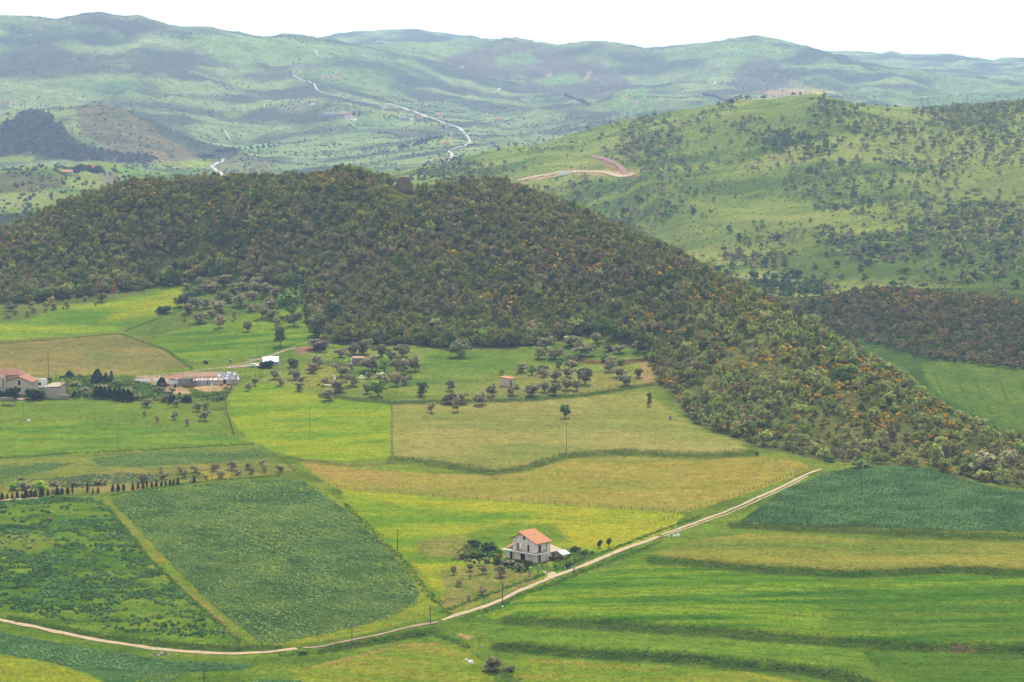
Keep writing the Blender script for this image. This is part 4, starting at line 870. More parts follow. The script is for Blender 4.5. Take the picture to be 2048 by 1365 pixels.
crop([[(-150,1008),(0,1003),(100,996),(190,998),(215,1014),(295,1120),(395,1215),(455,1275),(300,1272),(150,1248),(0,1214),(-150,1180)]], 1.0, .45, .95, [(74,110,58), (90,126,70), (106,142,82)], 'patchy_bean_crop', 'patchy clumps of blue-green bean plants on bright grass', 2,
     thin=lambda X, Y, u, v: .9 * sstep(.44, .56, .55 * fbm(X / 5, Y / 4, 3, 19) + .45 * fbm(X / 22, Y / 22, 2, 23) + .07 * (rows_(X, Y, 50, 5) - .5)) * (1 - .75 * sstep(-30, 130, u - (215 + (v - 1010) * .75))) * (1 - .85 * np.exp(-(((u - 40) / 90) ** 2 + ((v - 1085) / 18) ** 2))) * (1 - .5 * sstep(1180, 1260, v)))
crop([BEANR[:9] + [(2200,1010),(2200,1066)] + BEANR[11:]], 0.8, .3, .58, [(92,128,74), (108,144,86), (124,160,98)], 'dark_bean_crop', 'dark green bean crop on the low mound beside the dirt road', 3, thin=lambda X, Y, u, v: .75 + .25 * sstep(.45, .55, fbm(X / 5, Y / 2, 3, 27)))
crop([[(-150,1258),(0,1266),(150,1294),(330,1322),(500,1330),(470,1340),(300,1346),(130,1330),(0,1306),(-150,1295)], [(240,1352),(300,1345),(380,1350),(320,1372)], [(480,1372),(520,1360),(600,1364),(640,1380)]], .8, .28, .55, [(102,138,84), (118,154,96), (134,166,104)], 'blue_green_crop', 'blue-green crop below the pale dirt road', 4, thin=lambda X, Y, u, v: .5 + .5 * sstep(.42, .55, fbm(X / 7, Y / 4, 3, 29)))
crop([[(-150,945),(0,940),(90,927),(150,928),(110,940),(60,950),(0,962),(-150,975)], [(182,918),(300,907),(440,907),(520,898),(543,912),(440,925),(300,934),(200,932)], [(-100,966),(60,958),(180,950),(110,962),(0,970)]], .9, .28, .52, [(108,138,72), (124,154,82), (136,164,90)], 'strip_bean_crop', 'narrow strips of blue-green crop above the young conifers', 5, thin=lambda X, Y, u, v: .25 + .6 * sstep(.42, .56, fbm(X / 9, Y / 3, 3, 33)))
crop([[(95,962),(180,950),(260,948),(330,950),(330,964),(250,968),(160,976),(100,974)]], 1.2, .4, .8, [(92,120,84), (110,134,96), (128,148,112)], 'vegetable_plot', 'grey-green vegetable plot behind the young conifers', 6, thin=lambda X, Y, u, v: .7 + 0 * u)
# tall grass on banks and road edges
BANKS = [([(1300,1123),(1400,1129),(1500,1139),(1700,1151),(1900,1141),(2050,1148),(2200,1151)], 7, 1.0), ([(1010,1243),(1150,1251),(1400,1266),(1700,1289),(1850,1297),(2200,1307)], 8, 1.0), ([(990,1295),(1150,1309),(1400,1323),(1600,1343),(1760,1372)], 8, 1.1), ([(640,1302),(760,1283),(870,1263)], 6, .8), ([(20,1236),(200,1272),(400,1292),(540,1294)], 6, .7), ([(783,918),(880,930),(985,945),(1060,936),(1130,913),(1250,906),(1400,914),(1510,907)], 6, .3), ([(640,792),(780,806),(900,804),(1050,800),(1180,790),(1260,776)], 4, .6), ([(1460,1052),(1600,1060),(1700,1064),(1900,1072),(2100,1080)], 6, .8), ([(880,1225),(1000,1182),(1060,1160),(1180,1116),(1320,1062),(1400,1034)], 5, .6), ([(930,1236),(1010,1208),(1110,1166),(1200,1130),(1320,1084)], 8, .8), ([(940,1296),(900,1280),(870,1270)], 8, .9), ([(215,1015),(300,1122),(400,1216),(480,1284)], 4, .6), ([(690,1010),(760,1080),(815,1130),(850,1180)], 14, .35), ([(850,1180),(880,1210),(900,1230)], 16, .4), ([(0,688),(120,678),(240,668),(330,700),(385,738)], 3, .6), ([(250,662),(340,628),(420,600)], 3, .6), ([(0,917),(200,904),(420,893),(505,889)], 4, .6), ([(560,952),(400,964),(220,992)], 4, .6), ([(1000,1345),(1060,1380)], 14, 1.0), ([(560,1310),(640,1304)], 8, .8)]
gxs, gys = [], []
for pts, w, dens in BANKS:
    for (a, b), (c, d) in zip(pts[:-1], pts[1:]):
        p0 = np.array(hit(a, b)[:2]); p1 = np.array(hit(c, d)[:2]); Ln = np.hypot(*(p1 - p0)); n = int(Ln * 10 * dens)
        t = RNG.random(n); ww = w * p0[1] / FPX / .2 * .5
        gxs.append(p0[0] + (p1[0] - p0[0]) * t + RNG.normal(0, .3, n)); gys.append(p0[1] + (p1[1] - p0[1]) * t + RNG.normal(0, ww * .55, n))
X = np.concatenate(gxs); Y = np.concatenate(gys); n = len(X)
g = L3((76,118,34), (90,130,38), (108,128,52), (80,120,44))
mass = Mass(); putm(mass, BLADE, X, Y, H(X, Y) - .05, RNG.uniform(.25, .5, n), g[np.clip((fbm(X / 7, Y / 7, 3, 41) * 7 - 1.5).astype(int), 0, 3)] * RNG.uniform(.75, 1.2, (n, 1)), ids=RNG.integers(0, 4, n))
build_mass(mass, 'bank_grass', 'tall dark grass along the banks, ditches and road edges')
# short tufts in the grass fields
X, Y = sample(170000, -.225, .225, 600, 1460); Z = H(X, Y); u, v = project(X, Y, Z)
k = (Y < lineY(5, X, Y) + 20) & ~inside(BEAN, u, v) & ~inside(BEANR, u, v) & (fbm(X / 9, Y / 3.2, 3, 43) > .60) & ~(inside([(786,808),(1290,784),(1500,905),(1250,903),(1060,936),(786,916)], u, v) & (RNG.random(len(X)) < .7))
rd = seg_dist(MAINROAD, u, v); k &= rd > 5
X, Y, Z = X[k], Y[k], Z[k]; n = len(X)
fi = np.interp(X / Y, S, np.arange(NS)).astype(int); fr = np.interp(Y, YR, np.arange(NR)).astype(int)
gc = CG[fr, fi] * RNG.uniform(.75, 1.25, (n, 1)) * np.array([.9, 1.04, .95])
mass = Mass(); putm(mass, BLADE, X, Y, Z - .05, RNG.uniform(.15, .36, n), gc * 2.1, ids=RNG.integers(0, 4, n))
build_mass(mass, 'field_grass', 'short grass tufts spread over the green fields')
# ------------------------------------------------------------------ single trees, each with trunk and crown
def tree_lib(seed, n, rx, rz, zc, qs, lobes, h, r, limbs, k=5):
    out = []
    for i in range(k):
        Q, t = crown(seed + i, n, rx, rz, zc, qs, lobes)
        out.append((trunk_pts(seed + i, h, r, .12, limbs, rx).mesh('trunk', 'bark'), quads_mesh('crown', Q.reshape(-1, 3), t, M_LEAF)))
    return out
OLIVE = tree_lib(600, 330, .56, .5, .52, .08, 11, .36, .035, 4, 6)
ROUND = tree_lib(620, 340, .58, .5, .52, .08, 9, .4, .03, 3, 4)
SHRUB = tree_lib(640, 260, .58, .52, .36, .088, 8, .25, .02, 2, 4)
def conifer_lib(seed, n, w, p, k=4):
    out = []
    for i in range(k):
        rng = np.random.default_rng(seed + i); z = rng.random(n) ** .8; a = rng.uniform(0, 6.28, n)
        rad = w * (1 - z) ** p * rng.uniform(.55, 1.1, n) * np.minimum(1, .5 + z * 4) + .02
        pos = np.stack([rad * np.cos(a), rad * np.sin(a), .06 + .94 * z], 1)
        nr = np.stack([np.cos(a), np.sin(a), .5 * np.ones(n)], 1) + .6 * unit(rng, n); nr /= np.linalg.norm(nr, axis=1)[:, None]
        Q = quads(pos, nr, .085 * rng.uniform(.6, 1.2, n) * (w / .5 + .3), rng, .9)
        t = rng.uniform(.65, 1.3, n)[:, None] * np.ones((1, 3))
        out.append((MB().tube([(0, 0, -.08), (0, 0, .5), (0, 0, .9)], [.03, .02, .006]).mesh('trunk', 'bark'), quads_mesh('crown', Q.reshape(-1, 3), t, M_LEAF)))
    return out
CONE = conifer_lib(700, 170, .5, .8); SPIRE = conifer_lib(720, 130, .5, .35, 2)
def plant(lib, name, u, v, w, h, col, label, cat, group, i=0, y1=1600, rnd=.12):
    x, y, z = hit(u, v, y1=y1); m = y / FPX
    t, c = lib[i % len(lib)]
    if name == 'garden_conifer': w *= 1.3; h *= random.uniform(.85, 1.12)
    r = bpy.data.objects.new(name, None); COL.objects.link(r); r.location = (x, y, z)
    wf, hf = (1.2, 1.08) if lib in (OLIVE, ROUND, SHRUB) else (1.1, 1.02)
    if lib is OLIVE: wf, hf = (1.08, 1.3) if w > 1.3 * h else (1.18, 1.1)
    r.scale = (w * m * wf, w * m * wf, h * m * hf); r.rotation_euler = (0, 0, random.uniform(0, 6.28)); r.empty_display_size = .3
    tagit(r, label, cat, group)
    a = bpy.data.objects.new('trunk', t); b = bpy.data.objects.new('crown', c)
    for o in (a, b): COL.objects.link(o); o.parent = r
    cc = lin(col, LK) * np.array([random.uniform(1 - rnd, 1 + rnd)] * 3); b.color = (*cc, 1)
    return r
OG = (140,136,98); OGD = (118,118,84); GRN = (104,132,60); DGR = (66,88,48); BGR = (138,172,58); FNT = (156,148,104)
def zone(z, ox, oy, k): return [((ox + a / k), (oy + b / k), c / k, d / k, *e) for a, b, c, d, *e in z]
def cluster(items, name, cat, what, where, group, lib=None, col=OG, chunk=26):
    items = sorted(items, key=lambda t: t[0])
    if len(items) > chunk:      # split into a farther and a nearer row
        vs = sorted(t[1] for t in items); mid = vs[len(vs) // 2]
        cluster([t for t in items if t[1] < mid], name, cat, what, 'farther back in ' + where.removeprefix('in ').removeprefix('on ').removeprefix('around ').removeprefix('at '), group + ', farther half', lib, col, chunk)
        cluster([t for t in items if t[1] >= mid], name, cat, what, 'nearer in ' + where.removeprefix('in ').removeprefix('on ').removeprefix('around ').removeprefix('at '), group + ', nearer half', lib, col, chunk); return
    for i, it in enumerate(items):
        u, v, w, h = it[:4]; c = it[4] if len(it) > 4 else col
        o = ORD[min(i, len(ORD) - 1)] if len(items) > 1 else ''
        plant(lib or OLIVE, name, u, v, w, h, c, f'{o} {what} {where}'.strip(), cat, group, i + int(u))
g1 = zone([(430,555,140,110),(520,500,150,110,OGD),(620,495,160,90),(570,665,190,110),(700,600,110,80),(790,712,120,150,FNT),(800,545,200,120),(800,435,160,75),(870,420,190,110,OGD),(1035,470,210,150),(930,325,150,100),(1170,390,130,80),(560,335,170,110),(620,275,180,110),(720,305,160,110),(780,225,150,100),(1060,305,140,90),(1180,315,150,110),(1250,255,180,100),(1310,325,140,100),(1430,365,160,110),(1290,190,150,90),(1480,215,190,110),(1350,115,160,80),(900,205,150,80),(1050,215,130,80),(410,275,110,60),(380,215,90,80),(1115,755,110,120,OGD),(1275,605,150,150),(1385,625,150,130),(1160,525,120,80),(1380,490,170,110),(1440,722,105,120),(1635,692,150,170,OGD)], 300, 530, 5.69)
cluster(g1, 'olive_tree', 'tree', 'grey olive tree', 'the grove under the wood', 'olive trees of the grove under the dark wood')
g2 = zone([(130,620,120,110,FNT),(190,560,140,140,FNT),(470,435,170,90),(640,405,180,160,OGD),(730,400,150,170,OGD),(780,310,150,80),(950,430,190,140,OGD),(1060,470,150,90,OGD),(1190,430,220,130,OGD),(475,662,190,150),(595,595,80,100),(830,602,230,180),(1150,640,230,190),(1340,600,160,180),(610,775,190,140),(450,852,190,150),(350,942,170,140),(810,692,90,90),(940,790,200,150),(1130,772,150,160),(1240,762,120,120),(780,862,120,120,(112,124,82)),(300,770,100,110,FNT)], 600, 640, 5.85)
cluster(g2, 'olive_tree', 'tree', 'grey olive tree', 'by the small grey hut', 'olive trees around the small grey hut')
g3 = zone([(285,775,130,120),(110,768,115,105),(20,760,110,110,OGD),(66,835,85,130,FNT),(387,692,100,110),(570,687,100,100),(740,692,150,120),(860,657,90,110),(948,682,130,120,OGD),(1055,637,110,110),(1155,642,90,110),(1230,582,150,160,OGD),(960,560,110,80),(1060,525,120,80),(1095,455,120,80),(860,520,100,70),(840,482,130,70),(640,477,110,90),(1090,405,120,80),(810,355,130,90),(960,355,170,90),(1115,245,180,90),(1210,325,190,120),(1325,218,120,90),(1450,472,110,120),(1540,525,120,110),(1600,597,130,110),(1715,522,80,90,OGD),(1540,305,110,60),(1740,265,140,70),(1480,400,110,60),(870,268,130,90)], 900, 640, 4.55)
cluster(g3, 'olive_tree', 'tree', 'grey olive tree', 'the slope by the orange-roofed hut', 'olive trees around the orange-roofed hut')
g4 = zone([(380,942,140,180,FNT),(515,832,160,180),(895,702,200,190),(1040,837,190,200),(1340,705,270,220),(1470,802,160,150),(1405,952,190,190),(1690,580,190,210,FNT),(1780,470,220,200,FNT)], 460, 690, 10.24)
cluster(g4, 'olive_tree', 'tree', 'grey olive tree', 'on the pasture right of the long barn', 'olive trees on the pasture by the barn')
g5 = zone([(995,1055,220,200,(130,130,90)),(1150,1012,170,170),(1130,1245,240,170),(505,1225,150,180),(140,1292,90,150,FNT),(770,1345,110,150,FNT),(550,962,160,120)], 300, 720, 10.24) + zone([(1715,1022,140,110,FNT),(1690,1135,50,80,FNT)], 0, 640, 5.85)
cluster(g5, 'olive_tree', 'tree', 'small grey-brown tree', 'on the green field below the barn', 'small trees on the field below the barn')
g6 = zone([(40,482,90,100),(265,447,100,100),(458,387,75,80),(510,432,75,85),(625,372,90,85),(670,397,45,45),(850,357,110,90),(750,447,50,50),(920,435,100,80),(1045,342,110,100),(1100,402,100,80),(1225,330,70,70),(1258,387,85,85,OGD),(1390,280,80,50,FNT),(1415,372,70,90,FNT),(1598,367,100,90),(235,340,45,35)], 280, 880, 5.69)
cluster(g6, 'olive_tree', 'tree', 'small round grey olive tree', 'in the orchard above the big bean field', 'olive trees of the orchard above the bean field')
g7 = zone([(150,425,150,110,OGD),(205,477,70,70),(110,532,95,75),(370,492,60,75),(460,442,110,90),(620,442,80,55,FNT),(735,412,95,100),(630,387,110,70),(710,332,120,80,FNT),(870,402,40,40),(935,382,50,60),(915,407,50,40),(905,342,70,70,FNT),(1390,302,150,100,OGD),(1165,282,90,60),(1310,352,50,35),(430,382,110,80,FNT)], 0, 560, 6.83)
cluster(g7, 'olive_tree', 'tree', 'dark grey olive tree', 'in the row along the upper meadow', 'olive trees along the upper meadow')
g8 = zone([(45,872,70,110),(235,832,90,100),(375,862,110,110),(588,902,130,140),(375,1112,90,110,FNT),(215,1172,60,70,FNT),(240,922,50,50,FNT),(95,1010,80,80,FNT)], 900, 1000, 5.85)
cluster(g8, 'olive_tree', 'tree', 'young olive tree', 'on the weedy plot below the farmhouse', 'young olives below the farmhouse')
# trees and shrubs that stand out
def one(u, v, w, h, col, lib, name, cat, label, i=0): return plant(lib, name, u, v, w, h, col, label, cat, None, i, rnd=.04)
for k, (u, v, w, h, col, lib, lab) in enumerate([
 (370,612,42,34,DGR,SHRUB,'dark green bushy tree at the left end of the olive grove'), (325,626,30,24,DGR,SHRUB,'dark green shrub in the hedge beside the yellow-green meadow'),
 (583,632,44,56,GRN,ROUND,'large bright green tree at the corner of the dark wood'), (560,692,26,36,(104,116,66),ROUND,'lone olive-green tree at the corner of the meadow above the white shed'),
 (634,673,40,44,(112,116,78),ROUND,'big grey-green tree standing where the wood meets the meadow'), (665,650,34,46,DGR,ROUND,'tall dark green tree behind the big grey-green one'),
 (921,714,36,33,OGD,ROUND,'large dark round olive alone at the foot of the wood'), (758,792,33,34,GRN,OLIVE,'bushy green fruit tree in front of the grey olives'),
 (841,792,24,30,(92,112,56),OLIVE,'green forked tree alone between two pastures'), (769,744,26,28,BGR,OLIVE,'bright yellow-green tree among grey olives by the hut'),
 (681,730,24,15,BGR,SHRUB,'bright green shrub left of the small grey hut'), (900,782,19,22,OGD,OLIVE,'small dark olive above the three orchard trees'),
 (898,808,28,26,OGD,SHRUB,'dark bushy olive on the field bank'), (1129,836,22,29,(96,116,58),OLIVE,'lone green tree in the middle of the tan pasture'),
 (1297,812,12,28,(104,120,70),OLIVE,'slim small tree alone at the right of the tan pasture'), (863,826,14,20,FNT,OLIVE,'leaning bare sapling at the edge of the tan pasture'),
 (1064,750,14,20,GRN,OLIVE,'small green tree beside the orange-roofed hut'), (1003,750,11,13,BGR,OLIVE,'tiny bright green tree behind the orange-roofed hut'),
 (1117,739,13,20,GRN,OLIVE,'thin green tree above the olives on the slope'), (1159,720,18,18,GRN,SHRUB,'green shrub on the bank above the olives'),
 (1208,724,20,20,GRN,SHRUB,'green shrub over the earth bank'), (1239,730,18,20,GRN,SHRUB,'second green shrub over the earth bank'), (1292,718,20,20,GRN,SHRUB,'green shrub at the right end of the earth bank'),
 (1217,703,20,14,(84,80,62),SHRUB,'dark brown bush on the upper pasture'), (585,735,24,21,(72,86,58),SHRUB,'dark tree on the right of the white shed'), (531,736,28,22,(40,60,32),SHRUB,'round dark green tree in front of the white shed'),
 (470,640,10,20,FNT,OLIVE,'thin bare sapling in the olive grove'), (342,572,9,7,(150,156,120),SHRUB,'small pale shrub at the end of the upper meadow'),
 (989,1342,38,38,(128,124,90),SHRUB,'large grey-green bush by the ditch below the road'), (1016,1343,22,18,(104,104,82),SHRUB,'low bush beside the large ditch bush'),
 (1199,1096,13,18,(74,88,58),OLIVE,'left one of two small trees beside the dirt road'), (1219,1093,11,18,(74,88,58),OLIVE,'right one of two small trees beside the dirt road'),
 (1513,912,9,10,DGR,SHRUB,'small dark bush at the tip of the tan pasture'), (1660,926,20,16,DGR,SHRUB,'dark bush at the edge of the bean mound by the wood'), (1722,936,36,18,(112,134,70),SHRUB,'bright bush at the foot of the wood behind the pole'),
 (1875,934,28,40,(156,164,88),ROUND,'pale yellow-green tree at the edge of the dark bean field'), (1975,955,56,52,(156,152,108),ROUND,'spreading grey tree at the right end of the wood'), (2015,948,40,48,(146,144,104),ROUND,'grey tree behind the spreading one at the wood end'),
 (948,1096,22,20,(72,98,52),SHRUB,'dark green shrub by the bare patch near the farmhouse'), (973,1103,20,19,(62,74,46),SHRUB,'dark bush left of the farmhouse'), (988,1100,18,12,(62,74,46),SHRUB,'low dark bush against the farmhouse side'),
 (1016,1130,26,19,(124,118,96),SHRUB,'grey bush in front of the farmhouse wall'), (1040,1142,19,19,(132,124,106),SHRUB,'grey-brown bush near the gate pillar'), (996,1128,20,16,(60,76,42),SHRUB,'dark shrub left of the grey bush by the farmhouse'),
 (975,1126,15,11,(128,112,108),SHRUB,'purple-grey low bush in the farmhouse garden'), (1036,1130,18,14,(70,86,48),SHRUB,'leafy shrub below the farmhouse balcony'), (1053,1138,20,22,(62,76,44),SHRUB,'spiky dark plant beside the gate'),
 (950,1116,26,14,(84,108,50),SHRUB,'low green shrub in the farmhouse garden'), (930,1117,24,12,(96,92,68),SHRUB,'brownish bush at the left end of the farmhouse garden'), (966,1112,18,12,(96,124,52),SHRUB,'bright leafy shrub in the farmhouse garden'),
 (1138,1136,15,13,(64,84,46),SHRUB,'dark bush between the gate and the dirt road'), (1150,1103,20,12,(84,92,62),SHRUB,'bush behind the metal lean-to roof'), (1168,1108,18,10,(84,92,58),SHRUB,'low bush at the garden fence end'),
 (53,980,26,24,(120,118,102),SHRUB,'big grey bush behind the young conifers'), (31,980,24,21,BGR,SHRUB,'left bright green shrub behind the young conifers'), (80,980,26,20,BGR,SHRUB,'right bright green shrub behind the young conifers'),
 (108,972,18,13,OG,SHRUB,'grey shrub left of the vegetable plot'), (154,972,15,15,OG,SHRUB,'round grey shrub on the vegetable plot'), (200,970,22,15,OG,SHRUB,'wide grey shrub on the vegetable plot'), (116,987,23,13,OG,SHRUB,'grey shrub right behind the conifer row'),
 (286,965,16,17,OG,OLIVE,'grey tree at the right of the vegetable plot'), (66,985,20,12,FNT,SHRUB,'pale bush in the conifer row'), (44,960,15,9,FNT,SHRUB,'pale bush above the conifer row'),
 (170,788,24,15,OG,SHRUB,'grey shrub in the garden of the ruined blocks'), (150,773,20,13,OG,SHRUB,'grey shrub behind the ruined blocks'), (258,784,24,15,OG,SHRUB,'grey shrub in the middle of the garden'), (275,799,18,15,OG,SHRUB,'grey bush near the dark conifer hedge'),
 (318,786,22,13,(110,114,80),SHRUB,'grey-green bush below the bare earth yard'), (330,804,16,20,(126,130,92),SHRUB,'grey-green tree at the left end of the short hedge'), (200,776,26,12,OG,SHRUB,'wide grey shrub behind the tall garden conifers'), (130,772,14,14,(120,124,60),SHRUB,'yellowish bush behind the ruined blocks'),
 (235,770,16,10,GRN,SHRUB,'green bush in the middle of the garden'), (99,765,10,12,DGR,SHRUB,'dark bush at the foot of the tall pole'), (412,728,10,12,(96,92,74),SHRUB,'small bush beside the track behind the barn'),
 (640,700,46,26,(116,108,94),SHRUB,'spreading bare grey tree by the earth patch'), (99,1043,14,9,(128,112,92),SHRUB,'brownish bush in the patchy bean field'), (172,1040,9,6,(118,108,90),SHRUB,'tiny brown bush in the patchy bean field'),
 (608,1308,18,9,(60,70,40),SHRUB,'dark bush beside the dirt road bend'), (700,338,18,15,(84,100,58),ROUND,'lone tree on top of the dark hill ridge'), (990,362,26,16,(78,90,54),ROUND,'dark tree on the right shoulder of the dark hill'),
 ]): one(u, v, w, h, col, lib, 'shrub' if lib is SHRUB else 'tree', 'shrub' if lib is SHRUB else 'tree', lab, k)
# conifers
CG_ = (52,66,42)
row = zone([(30,682,70,90),(100,667,45,70,(96,96,60)),(170,662,45,70,(84,88,54)),(235,662,60,95),(300,657,45,70,(96,92,60)),(355,657,90,100),(430,645,60,90,(76,80,54)),(485,645,60,105),(570,638,80,120),(655,622,48,85),(785,615,60,110),(850,612,60,90),(925,607,64,100)], 0, 900, 6.83) + zone([(1270,602,32,70),(1340,590,42,82),(1540,570,60,90),(1615,567,62,105),(1690,557,56,92),(1815,547,46,88),(1885,532,42,88),(1955,530,48,82)], 0, 900, 6.83) + zone([(135,542,40,55),(185,537,38,78),(245,530,38,58),(292,524,30,54),(343,519,38,68),(383,517,38,68),(430,512,42,84),(575,487,20,35),(617,489,48,72)], 280, 880, 5.69)
row = sorted(row, key=lambda t: t[0])
h1 = [t for t in row if t[0] < 150]; h2 = [t for t in row if t[0] >= 150]
cluster(h1, 'young_conifer', 'conifer', 'dark young conifer', 'in the row beside the pale garden path', 'young conifers beside the garden path', CONE, CG_)
cluster(h2, 'young_conifer', 'conifer', 'dark young conifer', 'in the row along the big bean field', 'young conifers along the bean field', CONE, CG_)
for k, (u, v, h, w, lab) in enumerate([(145,988,22,4.5,'left slim cypress in the conifer row'), (175,986,20,4.5,'middle slim cypress in the conifer row'), (294,977,14,4,'right slim cypress in the conifer row')]):
    plant(SPIRE, 'cypress', u, v, w, h, (40,52,34), lab, 'cypress', None, k)
cluster(zone([(1130,915,70,120),(1180,918,60,135),(1230,922,70,130),(1285,925,70,120),(1340,930,70,125),(1395,945,80,150),(1445,948,70,135),(1500,955,80,120),(1535,955,60,110)], 0, 640, 5.85), 'garden_conifer', 'conifer', 'dark dense conifer', 'in the hedge right of the ruined blocks', 'dark conifers of the garden hedge', CONE, (36,54,36))
cluster(zone([(870,905,60,70),(930,908,36,52),(985,912,36,52),(1025,914,30,48),(1070,914,34,54),(525,905,36,80),(575,905,40,80),(622,905,36,70),(680,905,30,60)], 0, 640, 5.85), 'young_conifer', 'conifer', 'small dark conifer', 'in the low row at the ruined blocks', 'small conifers at the ruined blocks', CONE, (50,68,46))
cluster(zone([(430,890,110,180),(500,885,90,150),(610,868,80,120),(680,872,80,100),(735,872,80,140),(805,880,80,125)], 300, 720, 10.24), 'garden_conifer', 'conifer', 'dark conifer', 'in the short hedge below the earth yard', 'dark conifers of the short hedge', CONE, (44,58,42))
for k, (u, v, w, h, lab) in enumerate([(195,766,22,28,'tallest dark conifer in the middle of the garden'), (212,766,11,20,'slim conifer right of the tallest garden one'), (223,763,10,18,'small grey-green conifer at the right of the garden trio'), (139,754,16,13,'squat dark conifer at the edge of the tan field'), (324,774,20,18,'dark green conifer on the bare earth yard'), (350,776,5,9,'tiny conifer on the earth bank by the barn')]):
    plant(CONE, 'garden_conifer', u, v, w, h, (52,70,50) if k != 2 else (96,104,84), lab, 'conifer', None, k)
for k, (u, v, w, h, lab) in enumerate([(27,798,34,30,'left dark leafy tree in front of the villa gable'), (72,799,38,36,'big dark leafy tree between villa and ruined block'), (3,798,26,20,'low dark tree at the left of the villa front')]):
    plant(SHRUB, 'tree', u, v, w, h, (46,62,40), lab, 'tree', None, k)
for k, (u, v, w, h, lab) in enumerate([(719,233,5,11,'far cypress beside the white farm buildings'), (708,232,7,9,'dark tree left of the far cypress'), (887,257,6,8,'dark round tree beside the far white road')]):
    plant(SPIRE, 'cypress', u, v, w, h, (40,56,46), lab, 'cypress', None, k, y1=9000)
# ------------------------------------------------------------------ farmhouse (x along the right wall, y along the front gable wall)
hx, hy, hz = hit(1073, 1126, y1=1400)
fh = empty('farmhouse', loc=(hx, hy, hz), yaw=R(47), label='two-storey unplastered grey farmhouse with orange tiled roof beside the dirt road', cat='house')
w = MB(); w.prism([(0,-.6),(10,-.6),(10,6.45),(6.3,8.45),(0,5.95)], 0, 6.3); w.box(-.02, 6.3, 10, 13.3, -.6, 2.75); w.build('wall', 'plaster', fh)
up = MB().prism([(10.02,2.75),(13.2,2.75),(13.2,3.2),(10.02,5.4)], 3.0, 6.2).build('wall', 'plaster', fh)
rf = MB(); rf.slab((-.6,-.55,5.75),(6.9,-.55,5.75),(6.9,7.3,8.86),(-.6,7.3,8.86),.2); rf.build('roof', 'tile', fh)
MB().slab((-.5,6.35,8.32),(6.8,6.35,8.32),(6.8,11.3,5.95),(-.5,11.3,5.95),.16).build('roof', 'tile', fh)
lr = MB(); lr.slab((1.2,10.05,4.4),(5.2,10.05,6.2),(4.4,14.6,3.4),(-.2,14.2,2.2),.18); lr.build('lean_to_roof', 'tile', fh)
bl = MB().box(-1.5, -.03, -.9, 13.5, 2.72, 2.9).box(-.03, 3.4, -1.25, -.03, 2.72, 2.9).build('balcony', 'concrete', fh)
MB().box(-1.56, -1.44, -.95, 13.5, 2.66, 2.98).box(-1.5, 3.4, -1.32, -1.2, 2.66, 2.98).build('edge_band', 'white', bl)
rl = MB()
for i in range(9): rl.box(1.3 + i * .25, 1.34 + i * .25, -1.24, -1.2, 2.9, 3.85)
rl.box(1.3, 3.4, -1.25, -1.19, 3.82, 3.88); rl.box(3.36, 3.4, -1.2, 0, 3.82, 3.88); rl.build('railing', 'iron', bl)
def opening(par, nm, m, y0, y1, z0, z1, face='x', off=0.0, fr='white', t=.05):  # dark panels paint in the shade of a recess; no hole is cut
    f = MB(); p = MB()
    if face == 'x': f.box(off - t, off + .02, y0 - .12, y1 + .12, z0 - .1, z1 + .12); p.box(off - t - .03, off - t + .01, y0, y1, z0, z1)
    else: f.box(y0 - .12, y1 + .12, off - t, off + .02, z0 - .1, z1 + .12); p.box(y0, y1, off - t - .03, off - t + .01, z0, z1)
    o = f.build(nm, fr, par); p.build('shutter' if m in ('shutter', 'salmon') else 'panel', m, o); return o
opening(fh, 'window', 'shutter', 4.7, 5.5, 6.55, 7.85, fr='concrete'); opening(fh, 'balcony_door', 'shutter', 2.9, 3.8, 3.0, 5.2, fr='white'); opening(fh, 'balcony_door', 'salmon', 7.4, 8.2, 3.0, 5.1, fr='salmon')
opening(fh, 'door', 'dark', 10.0, 11.1, -.3, 2.2, fr='white', off=-.03); opening(fh, 'garage_opening', 'dark', 4.7, 6.7, -.4, 2.1, fr='white')
opening(fh, 'balcony_door', 'shutter', .95, 1.95, 3.0, 5.2, 'y', fr='concrete'); opening(fh, 'door', 'shutter', .95, 1.85, -.2, 2.1, 'y', fr='concrete')
opening(fh, 'shutter_panel', 'white', 5.6, 6.9, 3.6, 5.3, fr='plaster')
MB().tube([(.8,1.5,8.3),(.8,1.5,9.0)], .06).build('vent_pipe', 'iron', fh)
MB().tube([(1.2,-.1,5.8),(1.2,-.12,3)], .05).tube([(4.6,-.1,5.8),(4.6,-.12,0)], .06).build('drainpipe', 'iron', fh)
ld = MB()
for s in (0, .4): ld.tube([(-1.1,5.2 + s + .6,2.92),(-.12,5.0 + s,5.5)], .035, 4)
for i in range(8): t = i / 8 + .06; ld.tube([(-1.1 + .98 * t, 5.8 - .8 * t + .0, 2.92 + 2.58 * t), (-1.1 + .98 * t, 6.2 - .8 * t, 2.92 + 2.58 * t)], .025, 4)
lo = ld.build('ladder', 'wood'); lo.location = fh.location; lo.rotation_euler = fh.rotation_euler; tagit(lo, 'wooden ladder leaning on the farmhouse wall above the balcony', 'ladder')
def local(o, x, y, z=0):
    p = Matrix.Rotation(o.rotation_euler.z, 3, 'Z') @ Vector((x, y, z)) + o.location; return p
sh = empty('outbuilding', loc=(hx, hy, hz), yaw=R(47), label='low outbuilding with pale tan roof joined to the right of the farmhouse', cat='shed')
MB().box(6.35, 12.6, .8, 5.5, -.8, 2.3).build('wall', 'cream', sh); MB().slab((6.36,.2,2.25),(13.0,.2,2.25),(13.0,6.2,3.2),(6.36,6.2,3.2),.12).build('roof', 'tan_sheet', sh); opening(sh, 'door', 'dark', 8.2, 9.0, -.3, 1.8, 'y', .8, 'cream')
